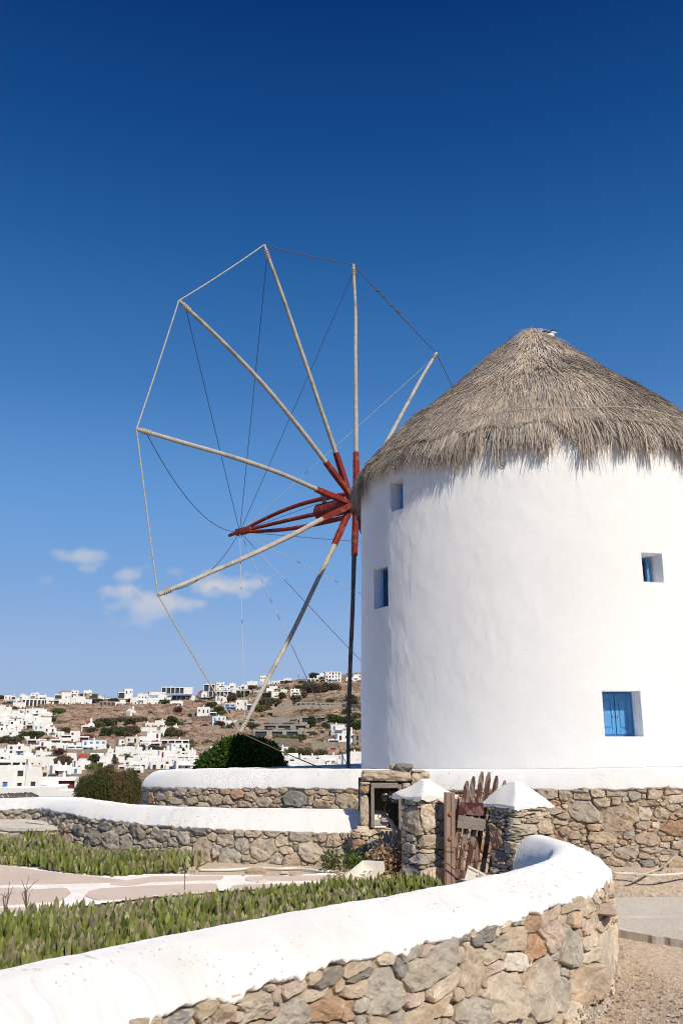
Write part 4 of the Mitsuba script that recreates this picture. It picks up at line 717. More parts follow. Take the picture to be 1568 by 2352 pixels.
# --- gate
gt = thing('wooden_gate', 'leaning picket gate with worn dark red paint and one bare grey board', 'gate')
YG = 10.75; g5 = lambda x, y, Y=YG: on_y(*z5(x, y), Y)
for k, ((xt, yt), (xb_, yb_)) in enumerate([((917, 245), (800, 945)), ((968, 208), (858, 950)), ((1035, 172), (918, 950)), ((1088, 175), (975, 950)), ((1147, 205), (1035, 960)), ((1212, 240), (1095, 960))]):
    a, b = g5(xb_, yb_, YG + .02 * k), g5(xt, yt, YG + .02 * k); m = MB(); e = (b - a) / np.linalg.norm(b - a); w = (.058, .056, .057, .056, .054, .052)[k]; tw = (.2 * rg.randn()); sidev = np.array([1, tw * .4, 0])
    pts = [(-.5, 0), (.5, 0), (.5, .93), (.18, 1.0), (-.18, 1.0), (-.5, .93)]; Lp = np.linalg.norm(b - a); poly = SP([(u * w, v * Lp) for u, v in pts]); t = trimesh.creation.extrude_polygon(poly, .032, engine='earcut'); t = t.subdivide().subdivide()
    v = np.array(t.vertices); v3 = a + np.outer(v[:, 0], [1, 0, -e[0] * .2]) + np.outer(v[:, 1], e) + np.outer(v[:, 2], [0, -1, 0]); v3 += .006 * np.stack([N3(v3, 9, k + q) for q in range(3)], 1)
    put('picket', m.add(v3, np.array(t.faces), (rg.uniform(), .35 + .25 * rg.uniform())), 'worn_red_wood', gt)
def board(name, corners, Y, th, bs, uv=(.5, .5)):
    p = np.array([g5(x, y, Y) for x, y in corners]); f = np.vstack([p, p + [0, th, 0]]); m = MB().add(f, np.array([[0, 1, 2, 3], [7, 6, 5, 4], [0, 4, 5, 1], [1, 5, 6, 2], [2, 6, 7, 3], [3, 7, 4, 0]]), uv); return put(name, m, bs, gt)
board('top_rail', [(848, 505), (1062, 522), (1068, 420), (866, 412)], YG - .07, .03, 'red_rail', (.2, .1))
board('middle_board', [(838, 612), (1072, 642), (1100, 556), (850, 512)], YG - .085, .03, 'grey_board')
board('bottom_rail', [(752, 1040), (905, 1010), (905, 950), (765, 930)], YG - .07, .03, 'worn_red_wood', (.4, .2))
pk = MB(); beam(pk, g5(780, 1060, YG - .02), g5(778, 336, YG - .02), .118, .12, up=(0, -1, 0), bevel=.018, uv=(.1, .62)); 
post = put('hinge_post', pk, 'post_wood', gt)
gm = MB(); a, b = g5(795, 1050, YG - .083), g5(792, 342, YG - .083); beam(gm, a, b, .012, .006, up=(0, -1, 0)); put('groove', gm, 'dark_wood', post)
bo = MB()
for y in (505, 697): c = g5(785, y, YG - .085); lathe(bo, [(0, 0), (.024, 0), (.024, .012), (.015, .02), (0, .02)], c, 12, R=np.array([[1, 0, 0], [0, 0, -1], [0, 1, 0]]))
put('bolts', bo, 'rust', post)
sp = thing('gate_post', 'slim bare wooden jamb between the left pillar and the gate', 'post'); m = MB(); beam(m, g5(832, 560, YG + .1), g5(838, 385, YG + .1), .05, .05, bevel=.006); beam(m, g5(815, 1010, YG + .1), g5(832, 565, YG + .1), .05, .05, bevel=.006); put('jamb', m, 'grey_board', sp)
wr = thing('dry_twig', 'thin dry twig tangled across the foot of the gate', 'twig'); put('stem', tube(MB(), [g5(x, y, YG - .15) for x, y in [(720, 885), (760, 890), (820, 940), (890, 990)]], .008, 5), 'bark', wr); put('side_stem', tube(MB(), [g5(x, y, YG - .15) for x, y in [(740, 888), (735, 900), (750, 760), (840, 770)]], .005, 5), 'bark', wr)
# --- litter by the gate
jg = thing('plastic_panel', 'broken white plastic panel propped at the foot of the gate', 'panel'); Yj = 10.3
m = MB(); p = [g5(x, y, Yj) for x, y in [(895, 1025), (1000, 1010), (1008, 965), (925, 912)]]; q = [v + [.0, .012, 0] for v in p]; m.add(np.array(p + q), np.array([[0, 1, 2, 3], [7, 6, 5, 4], [0, 4, 5, 1], [1, 5, 6, 2], [2, 6, 7, 3], [3, 7, 4, 0]])); put('sheet', m, 'off_white_plastic', jg)
m = MB(); beam(m, g5(925, 915, Yj), g5(1060, 985, Yj), .03, .02); beam(m, g5(1000, 968, Yj), g5(1000, 1015, Yj + .05), .02, .06); put('rim', m, 'off_white_plastic', jg)
tr = thing('light_trough', 'discarded off white plastic light casing lying open on the bare soil', 'casing')
ga, gb, gc_ = on_z(*z5(-10, 1070), 0), on_z(*z5(75, 1075), 0), on_z(*z5(165, 985), 0); ax = (gc_ - gb); ax[2] = 0; Lt = .62; yaw = math.atan2(1.0, .42); Rt = rotz(yaw - PI / 2) @ np.array([[1, 0, 0], [0, math.cos(.16), -math.sin(.16)], [0, math.sin(.16), math.cos(.16)]])
c = (ga + gb) / 2 + np.array([.12, .30, .09]); m = MB()
for o, s in (((0, 0, -.05), (.26, .6, .012)), ((-.13, 0, 0), (.012, .6, .11)), ((.13, 0, 0), (.012, .6, .11)), ((0, .3, 0), (.26, .012, .11)), ((0, -.3, -.02), (.26, .012, .07)), ((0, .32, .03), (.22, .06, .03))): box(m, c + Rt @ np.array(o), s, Rt)
put('shell', m, 'off_white_plastic', tr)
dl = MB()
for k in range(40): box(dl, c + Rt @ np.array([rg.uniform(-.1, .1), rg.uniform(-.25, .25), -.04]), (rg.uniform(.01, .04), .012, .006), rotz(rg.uniform(0, 3)), uv=(rg.uniform(), .5))
put('leaf_litter', dl, 'dry_leaf', tr, kind='stuff', label='dry leaf litter in the casing')
pp = thing('water_pipe', 'thin white pipe lying along the foot of the garden wall', 'pipe'); pq = np.array([on_z(*z2(x, y), .015) for x, y in [(862, 412), (930, 413), (1010, 411), (1080, 406), (1150, 404), (1210, 407), (1270, 405), (1330, 410), (1400, 418), (1460, 412)]])
cs = CubicSpline(np.arange(len(pq)), pq); put('tube', tube(MB(), cs(np.linspace(0, len(pq) - 1, 60)), .017, 7), 'off_white_plastic', pp, smooth=True)
for nm, lb, pts in (('garden_hose', 'pale hose lying along the foot of the terrace wall at the right', [(1255, 560), (1300, 562), (1360, 564), (1420, 570), (1500, 568), (1575, 562), (1650, 560)]), ('garden_hose', 'thin tan hose trailing up against the terrace wall stones', [(1350, 572), (1400, 562), (1440, 553), (1480, 530), (1515, 500), (1540, 475)])):
    h = thing(nm, lb, 'hose'); up_ = 'up against' in lb
    P = np.array([(on_y(*z3(x, y), 11.75) if up_ and y < 560 else on_z(*z3(x, y), .02)) for x, y in pts]); P[:, 2] = np.maximum(P[:, 2], 0.012)
    cs = CubicSpline(np.arange(len(P)), P); put('tube', tube(MB(), cs(np.linspace(0, len(P) - 1, 50)), .013, 7), 'beige_plastic' if up_ else 'off_white_plastic', h, smooth=True)
cp = thing('fallen_stone', 'pink flat stone lying at the edge of the far ground cover', 'stone'); q = on_z(*z2(800, 412), .02); put('stone', rock(MB(), q, (.30, .18, .08), rotz(.2), 5, .08, (5.5 / 8, .4), 3, .7), 'rubble_stone', cp)
for k, (x, y, s, t) in enumerate([(1105, 418, .26, 0), (1135, 467, .16, 6), (1275, 440, .18, 7), (1230, 425, .10, 1), (1180, 440, .08, 0), (1050, 440, .07, 0)]):
    h = thing('fallen_stone', ['flat tan stone lying beside the white pipe', 'small white chip of stone lying nearest the path on the bare strip', 'pale stone below the leafy weed', 'smaller tan stone in the middle of the bare strip', 'little pale pebble stone left of the leafy weed', 'reddish pebble stone lying next to the pipe'][k], 'stone'); q = on_z(*z2(x, y), .01); put('stone', rock(MB(), q, (s, s * .7, s * .4), rotz(k), 60 + k, .12, ((t + .5) / 8, .3), 2, .5), 'rubble_stone', h)
# --- plants: fleshy ground cover, dry shrub, weeds
from shapely import contains_xy
def ice_bed(name, poly, dens, seed, label, hmap, Ls):
    r = np.random.RandomState(seed); P = SP(poly).buffer(0); x0, y0, x1, y1 = P.bounds; n = int((x1 - x0) * (y1 - y0) * dens); xy = np.stack([r.uniform(x0, x1, n), r.uniform(y0, y1, n)], 1)
    xy = xy[contains_xy(P, xy[:, 0], xy[:, 1])]; keepd = meshkit.noise(np.c_[xy * 3.1, xy[:, :1] * 0], seed) ; xy = xy[r.uniform(0, 1, len(xy)) < .45 + .9 * keepd]; n = len(xy)
    mound = meshkit.noise(np.c_[xy * 1.6, xy[:, :1] * 0], seed + 1); base = np.c_[xy, hmap(xy) * (.2 + 1.1 * mound) * r.uniform(.3, 1, n)]
    L = r.uniform(*Ls, n) * (.75 + .5 * mound); az = r.uniform(0, 2 * PI, n); tilt = np.abs(r.randn(n)) * .55; bend = r.uniform(-.1, .45, n); w = r.uniform(.017, .029, n)
    k = np.array([0, .45, .8]); ang = tilt[:, None] - bend[:, None] * (1 - k) ; d = np.stack([np.sin(az), np.cos(az), 0 * az], 1)
    pos = np.zeros((n, 4, 3)); pos[:, 0] = base; step = [.45, .35, .2]
    for s in range(3): a_ = tilt - bend * s * .5; pos[:, s + 1] = pos[:, s] + (L * step[s])[:, None] * (np.sin(a_)[:, None] * d + np.cos(a_)[:, None] * np.array([0, 0, 1]))
    sd = np.stack([np.cos(az), -np.sin(az), 0 * az], 1); V = np.zeros((n, 10, 3)); sc = [.8, 1.0, .72]
    for s in range(3):
        ww = (w * sc[s])[:, None]; V[:, s * 3] = pos[:, s] - sd * ww; V[:, s * 3 + 1] = pos[:, s] + sd * ww; V[:, s * 3 + 2] = pos[:, s] + d * ww * .9 - [0, 0, .004]
    V[:, 9] = pos[:, 3]; f = []
    for s in range(2):
        for a, b in ((0, 1), (1, 2), (2, 0)): f += [[s * 3 + a, s * 3 + b, s * 3 + 3 + b], [s * 3 + a, s * 3 + 3 + b, s * 3 + 3 + a]]
    f += [[6, 7, 9], [7, 8, 9], [8, 6, 9]]; F = (np.array(f)[None] + (np.arange(n) * 10)[:, None, None]).reshape(-1, 3)
    patch = meshkit.noise(np.c_[xy * 2.2, xy[:, :1] * 0 + 5], seed + 3); gr = np.clip(r.uniform(0, .75, n) + .5 * (patch - .3), 0, 1)
    uv = np.repeat(np.stack([np.clip(.5 + .3 * r.randn(n), 0, 1), gr], 1)[:, None], 10, 1); uv[:, 9, 1] = np.clip(uv[:, 9, 1] + .12, 0, 1)
    return put(name, MB().add(V.reshape(-1, 3), F, uv.reshape(-1, 2)), 'ice_plant', kind='stuff', label=label)
fl = [on_z(x, y)[:2] for x, y in [(-330, 2185), (0, 2140), (150, 2122), (330, 2095), (560, 2072), (760, 2054), (930, 2044), (985, 2046)]]
inw = np.array([a - b * .24 for a, b in zip(NEAR.xy, NEAR.n)]); sel = (NEAR.s < 7.6) & (NEAR.s > .2)
near_poly = np.vstack([fl, inw[sel][::-1]])
dist_in = cKDTree(inw[sel])
near_poly_s = SP(near_poly).buffer(0).segmentize(.2); nb = np.array(near_poly_s.buffer(.0).exterior.coords); nb = nb + .12 * np.stack([N3(np.c_[nb, nb[:, :1] * 0], 2.5, 1), N3(np.c_[nb, nb[:, :1] * 0], 2.5, 2)], 1)
def hnear(xy): d, _ = dist_in.query(xy); return .03 + .11 * np.exp(-(d / .45) ** 2)
ice_bed('near_ground_cover', nb, 540, 12, 'green and mauve fleshy ground cover between the path and the near wall', hnear, (.11, .185))
mb_ = np.array([a + b * .30 for a, b in zip(MF.xy, MF.n)]); ms = (MF.xy[:, 0] < -1.95) & (MF.xy[:, 0] > -4.4)
far_poly = np.vstack([[on_z(x, y)[:2] for x, y in [(-330, 1962), (-100, 1984), (0, 1991), (70, 1997), (150, 2008), (250, 2019), (350, 2012), (440, 2006), (478, 1994)]], mb_[ms][::-1], [[-4.6, 14.0], [-5.5, 14.35], [-7.5, 14.6], [-10, 14.7]]])
fb = np.array(SP(far_poly).buffer(0).segmentize(.2).exterior.coords); fb = fb + .14 * np.stack([N3(np.c_[fb, fb[:, :1] * 0], 2.5, 1), N3(np.c_[fb, fb[:, :1] * 0], 2.5, 2)], 1)
ice_bed('far_ground_cover', fb, 540, 14, 'fleshy green ground cover along the far side of the paved path', lambda xy: .06 + .08 * np.clip((xy[:, 1] - 12.2) / 1.5, 0, 1), (.09, .17))
def leaf_cloud(m, pts, size, r, up=.5, aspect=.42, tone=None, gold=None, nrm=None):
    n = len(pts); a = r.normal(size=(n, 3)); 
    if nrm is not None: a = a * .8 + nrm
    a[:, 2] += up; a /= np.linalg.norm(a, axis=1, keepdims=True); b = np.cross(a, r.normal(size=(n, 3))); b /= np.linalg.norm(b, axis=1, keepdims=True); c = np.cross(a, b); s = np.broadcast_to(size, (n,)) * r.uniform(.7, 1.3, n)
    # a diamond leaf with its midrib along a, folded a little
    V = np.stack([pts, pts + a * (s * .5)[:, None] + b * (s * aspect * .5)[:, None] + c * (s * .08)[:, None], pts + a * s[:, None], pts + a * (s * .5)[:, None] - b * (s * aspect * .5)[:, None] + c * (s * .08)[:, None]], 1)
    F = (np.array([[0, 1, 2], [0, 2, 3]])[None] + (np.arange(n) * 4)[:, None, None]).reshape(-1, 3)
    uv = np.stack([r.uniform(0, 1, n) if tone is None else tone, r.uniform(0, 1, n) if gold is None else gold], 1)
    return m.add(V.reshape(-1, 3), F, np.repeat(uv, 4, 0))
rl = np.random.RandomState(21)
ds = thing('dry_shrub', 'withered brown shrub with bare stalks below the meter niche', 'shrub'); YS = 11.5; s5 = lambda x, y, Y=YS: on_y(*z5(x, y), Y)
stem = MB(); tipsd = []
for k in range(26):
    a = s5(rg.uniform(230, 380), 1010, YS + rg.uniform(-.2, .2)); a[2] = 0; b = s5(rg.uniform(190, 460), rg.uniform(740, 960), YS + rg.uniform(-.25, .2)); q = np.linspace(0, 1, 7)[:, None]; p = a + (b - a) * q + .05 * np.stack([N3(np.c_[q * 3 + k, q, q], 1, s) for s in range(3)], 1).reshape(7, 3); tube(stem, p, np.linspace(.008, .003, 7), 4); tipsd += [p[rg.randint(2, 7)] + .06 * rl.randn(3) for _ in range(110)]
put('stems', stem, 'bark', ds); put('leaves', leaf_cloud(MB(), np.array(tipsd), .06, rl, -.3, .4), 'dry_leaf', ds)
dg = MB(); 
for (x0, y0, x1, y1, w) in [(245, 640, 300, 900, .05), (285, 640, 285, 760, .035), (320, 640, 300, 790, .045), (385, 620, 350, 760, .03), (262, 650, 275, 780, .03)]: tube(dg, [s5(x0, y0, YS + .1), s5((x0 + x1) / 2 + 4, (y0 + y1) / 2, YS + .08), s5(x1, y1, YS + .05)], [w * .5, w * .55, w * .6], 7)
sk_ = thing('dead_stalks', 'bundle of dead grey stalks standing in front of the niche', 'stalks'); put('stalks', dg, 'grey_board', sk_)
db = thing('driftwood_branch', 'curved pale branch leaning against the niche opening', 'branch'); put('branch', tube(MB(), CubicSpline(np.arange(5), np.array([s5(x, y, YS) for x, y in [(287, 535), (325, 575), (345, 640), (335, 720), (305, 800)]]))(np.linspace(0, 4, 24)), np.linspace(.022, .03, 24), 7), 'weathered_wood', db, smooth=True)
for k, (x, y, w, nn, lb) in enumerate([(60, 880, 110, 330, 'leafy green weed with brown stems left of the withered shrub'), (215, 970, 50, 130, 'small green weed at the foot of the withered shrub'), (385, 985, 70, 160, 'low green weed between withered shrub and pillar'), (-150, 900, 60, 110, 'sparse green weed at the end of the garden wall')]):
    wd = thing('weed', lb, 'weed'); c = s5(x, y, 11.9); ww = w * .5102 / 1.7417 / 2050 * 11.9; pts = np.c_[c[0] + ww * rl.randn(nn) * .6, 11.8 + .2 * rl.randn(nn), np.abs(rl.randn(nn)) * .10 + .03]; put('leaves', leaf_cloud(MB(), pts, .055, rl, .4, .55), 'weed_leaf', wd)
    stx = MB(); [tube(stx, [[c[0], 11.85, 0], p], .004, 4) for p in pts[:40]]; put('stems', stx, 'bark', wd)
lt = leaf_cloud(MB(), np.array([on_z(*z5(rg.uniform(-180, 560), rg.uniform(930, 1060)), .02 + .03 * rg.uniform()) for _ in range(900)]), .04, rl, .3, .4); put('leaf_litter', lt, 'dry_leaf', kind='stuff', label='dry brown leaf litter on the bare soil before the niche')
tw = thing('tall_weed', 'single thin dry stem rising from the path edge', 'weed'); put('stem', tube(MB(), [on_y(424, 2046, 9.9), on_y(424, 2010, 9.9), on_y(423, 1988, 9.9)], [.006, .004, .002], 5), 'bark', tw)
for k, (x, y, lb) in enumerate([(12, 2085, 'bare twiggy weed standing at the left edge of the near ground cover'), (62, 2075, 'forked dry sprig beside the left path joint')]):
    tw = thing('dry_sprig', lb, 'sprig'); m = MB(); o = on_y(x, y, 8.7)
    for q in range(6): tube(m, [o + [0, 0, -.05], o + [.02 * rg.randn(), 0, .08], o + [.06 * rg.randn(), .03 * rg.randn(), rg.uniform(.12, .24)]], [.005, .004, .002], 4)
    put('twigs', m, 'bark', tw)
# --- the clipped bush and the weeping tree behind the walls
def crown_pts(n, c, hx, hy, hz, r, shell=.25, lump=.35, seed=0, low=-1.0):
    d = r.normal(size=(n * 2, 3)); d /= np.linalg.norm(d, axis=1, keepdims=True); d = d[d[:, 2] > low][:n]; l = 1 + lump * 2 * (meshkit.fbm(d * 2.2 + seed * 5.1, 3, seed) - .5)
    rad = l * (1 - shell * r.uniform(0, 1, len(d)) ** 1.6); return c + d * rad[:, None] * [hx, hy, hz], d
bu = thing('bush', 'dense dark green bush rising behind the terrace coping', 'bush'); YB = 22.0; bc = on_y(548, 1757, YB); tz = float(terrain_z(bc[0], YB))
bl = MB()
for k, (dx, dz, hx, hz, nn) in enumerate([(0, 0, .78, .62, 7000), (.42, .0, .62, .60, 5200), (-.48, -.16, .55, .50, 4200), (.05, .18, .6, .45, 3600), (-.75, -.36, .40, .32, 2200), (.75, -.25, .42, .45, 2600)]):
    P, d = crown_pts(nn, bc + [dx, 0, dz], hx, .85, hz, rl, .3, .16, k, -.8); leaf_cloud(bl, P, .095, rl, .35, .40, nrm=d * .9, tone=np.clip(.45 + .3 * rl.randn(len(P)), 0, 1))
put('crown', bl, 'bush_leaf', bu); tk_ = MB(); 
for k in range(5): tube(tk_, [[bc[0] - .1 + .05 * k, YB, tz - .1], [bc[0] - .15 + .1 * k, YB, tz + .6], [bc[0] - .6 + .3 * k, YB + .1 * rg.randn(), bc[2] + .1]], [.09, .07, .03], 7)
put('trunk', tk_, 'bark', bu, smooth=True)
pt = thing('pepper_tree', 'weeping brown green tree beyond the left end of the terrace wall', 'tree'); YP = 45.0; pcx = on_y(253, 1812, YP); topz = on_y(253, 1752, YP)[2]; tz = float(terrain_z(pcx[0], YP)); pl = MB(); P_all, G_all = [], []
for k in range(1700):
    a = rl.uniform(0, 2 * PI); rr = math.sqrt(rl.uniform(0, 1)); lobe = 1 + .5 * (meshkit.noise(np.array([math.cos(a) * 1.5, math.sin(a) * 1.5, 3.3])) - .5); x, y = 1.68 * lobe * rr * math.cos(a), 1.4 * rr * math.sin(a)
    z = topz - .06 - .75 * rr ** 5 - .35 * rl.uniform() - .45 * abs(math.sin(x * 2.6 + .7)) * rl.uniform(.5, 1); Ls = rl.uniform(.5, 1.9); nn = int(8 + Ls * 8); q = np.linspace(0, 1, nn)
    P_all.append(np.stack([pcx[0] + x + .16 * q * np.sign(x) + .05 * rl.randn(nn), YP + y + .05 * rl.randn(nn), z - Ls * q + .1 * np.sin(q * 3)], 1)); g = meshkit.noise(np.array([x * 1.6, y * 1.6, 7.])); G_all += [float(np.clip(g * 1.3 - .1 + .15 * rl.randn(), 0, 1))] * nn
P_all = np.vstack(P_all); n = len(P_all); leaf_cloud(pl, P_all, .17, rl, -1.7, .22, gold=np.array(G_all), tone=np.clip(.5 + .3 * rl.randn(n), 0, 1)); put('crown', pl, 'pepper_leaf', pt)
m = MB(); tube(m, [[pcx[0], YP, tz - .2], [pcx[0] + .1, YP, tz + 1.2], [pcx[0] - .1, YP, topz - 1.2]], [.22, .18, .1], 8)
for k in range(6): a = k * 1.05; tube(m, [[pcx[0], YP, topz - 1.8], [pcx[0] + .5 * math.cos(a), YP + .5 * math.sin(a), topz - 1.0], [pcx[0] + 1.1 * math.cos(a), YP + 1.0 * math.sin(a), topz - .7]], [.09, .06, .03], 6)
put('trunk', m, 'bark', pt, smooth=True)
# ------------------------------------------------------------------ the town on the far hillside
mat('town_white', prin(lambda p, n, uv: mix((.74, .73, .70), (.84, .84, .82), fbm(p.x * .3, p.y * .3, p.z * .6, 3)) * (.95 + .05 * uv.x), .9, .1))
mat('town_cream', prin((.66, .60, .50), .9, .1))
mat('town_stone', bump(prin(lambda p, n, uv: mix((.24, .20, .155), (.42, .36, .29), noise(p.x * 2.2, p.y * 2.2, p.z * 4.5)), .95, .1), lambda p, n, uv: .2 * noise(p.x * 2.2, p.y * 2.2, p.z * 4.5), 1.0, 1e-2))
mat('town_grey_stone', prin(lambda p, n, uv: mix((.27, .255, .225), (.38, .355, .315), noise(p.x * 1.8, p.y * 1.8, p.z * 4)), .95, .1))
mat('pane_dark', prin((.045, .05, .055), .25, .5)); mat('pane_blue', prin((.06, .22, .48), .5, .3)); mat('pane_red', prin((.17, .03, .035), .6, .3)); mat('pane_green', prin((.02, .20, .10), .6, .3)); mat('pane_ochre', prin((.55, .34, .08), .6, .3))
mat('roof_red', prin((.42, .075, .05), .8, .2)); mat('solar_black', prin((.04, .05, .07), .3, .5)); mat('asphalt', prin((.30, .28, .26), .95, .1))
PANE = {'d': 'pane_dark', 'b': 'pane_blue', 'r': 'pane_red', 'g': 'pane_green', 'o': 'pane_ochre'}
rh = np.random.RandomState(5)
def facade(m, o, ux, w, h, holes, dep, panes):
    """a wall face from o along the level direction ux, w wide, h high, with recessed openings (x0, z0, x1, z1); outward is to the right of ux"""
    nin = np.array([-ux[1], ux[0], 0.0]); xs = np.unique(np.r_[0, w, [q for a in holes for q in (a[0], a[2])]]); zs = np.unique(np.r_[0, h, [q for a in holes for q in (a[1], a[3])]])
    P = lambda x, z, d=0: o + ux * x + nin * d + np.array([0, 0, z]); V, F = [], []
    def quad(a, b, c, d): V.extend([a, b, c, d]); n = len(V); F.append([n - 4, n - 3, n - 2, n - 1])
    for i in range(len(xs) - 1):
        for j in range(len(zs) - 1):
            cx, cz = (xs[i] + xs[i + 1]) / 2, (zs[j] + zs[j + 1]) / 2
            if any(a[0] < cx < a[2] and a[1] < cz < a[3] for a in holes): continue
            quad(P(xs[i], zs[j]), P(xs[i + 1], zs[j]), P(xs[i + 1], zs[j + 1]), P(xs[i], zs[j + 1]))
    for a in holes:
        x0, z0, x1, z1 = a; quad(P(x0, z0), P(x0, z0, dep), P(x0, z1, dep), P(x0, z1)); quad(P(x1, z0, dep), P(x1, z0), P(x1, z1), P(x1, z1, dep)); quad(P(x0, z0), P(x1, z0), P(x1, z0, dep), P(x0, z0, dep)); quad(P(x0, z1, dep), P(x1, z1, dep), P(x1, z1), P(x0, z1))
        panes.append([P(x0, z0, dep), P(x1, z0, dep), P(x1, z1, dep), P(x0, z1, dep)])
    m.add(np.array(V), np.array(F), (rh.uniform(), .5))
def volume(m, c, yaw, w, d, z0, h, floors, col, panes, style='b', par=.25):
    """a flat roofed block with parapet; its front (towards the town's foot) and its right side get openings"""
    R = rotz(yaw); ux, uy = R @ [1, 0, 0], R @ [0, 1, 0]; o = c - ux * w / 2 - uy * d / 2; o = np.array([o[0], o[1], z0]); fl = h / floors
    holes = []
    for f in range(floors):
        zb = f * fl
        if style == 'l' or (style == 'm' and f == floors - 1 and rh.uniform() < .4):
            n = max(1, int(w / 3.2)); cw = w / n; holes += [(k * cw + .35, zb + (.25 if f == 0 else .9), (k + 1) * cw - .2, zb + fl - .65) for k in range(n) if rh.uniform() < .88]
        elif style == 'a':
            n = max(1, int(w / 2.6)); cw = w / n; holes += [(k * cw + .45, zb + .1, (k + 1) * cw - .45, zb + fl - .9) for k in range(n)]
        elif style == 'v':
            n = max(1, int(w / 6.5)); cw = w / n; holes += [(k * cw + rh.uniform(.8, 2), zb + .3, (k + 1) * cw - rh.uniform(.4, 1.5), zb + fl - .7) for k in range(n)]
        elif style != 'w':
            n = max(1, int(round(w / 2.7))); cw = w / n
            for k in range(n):
                if rh.uniform() < .78:
                    ww, door = rh.uniform(.75, 1.15), rh.uniform() < .38; x = (k + .5) * cw - ww / 2; zt = zb + min(fl - .55, 2.15)
                    if zt - zb > 1.2: holes.append((x, zb + (.08 if door else .95 * min(1, fl / 3)), x + ww, zt))
    facade(m, o, ux, w, h, [a for a in holes if a[2] - a[0] > .3 and a[3] - a[1] > .3], .9 if style in 'lv' else .3, panes)
    side = []
    if style not in 'wv' and d > 3:
        side = [(d * q - .45, f * fl + .95, d * q + .45, f * fl + min(fl - .5, 2.1)) for f in range(floors) for q in (.3, .7) if rh.uniform() < .6 and fl > 2.2]
    facade(m, o + ux * w, uy, d, h, side, .3, panes)
    facade(m, o + ux * w + uy * d, -ux, w, h, [], .3, []); facade(m, o + uy * d, -uy, d, h, [], .3, [])
    top = np.array([[0, 0], [w, 0], [w, d], [0, d]]); ins = top + np.array([[.2, .2], [-.2, .2], [-.2, -.2], [.2, -.2]])
    W3 = lambda q, z: np.array([o + ux * a + uy * b + [0, 0, z] for a, b in q])
    m.add(np.vstack([W3(top, h), W3(ins, h), W3(ins, h - par)]), np.array([[a, (a + 1) % 4, (a + 1) % 4 + 4, a + 4] for a in range(4)] + [[a + 4, (a + 1) % 4 + 4, (a + 1) % 4 + 8, a + 8] for a in range(4)] + [[8, 9, 10, 11]]))
    return o, ux, uy
PLACED, FILL = [], []
def tile(t, x, y): ox = {1: 0, 2: 450, 3: 950}[t]; return (ox + x / 3.136) / 1.74171, (2650 + y / 3.136) / 1.74171
GROUPS = {}
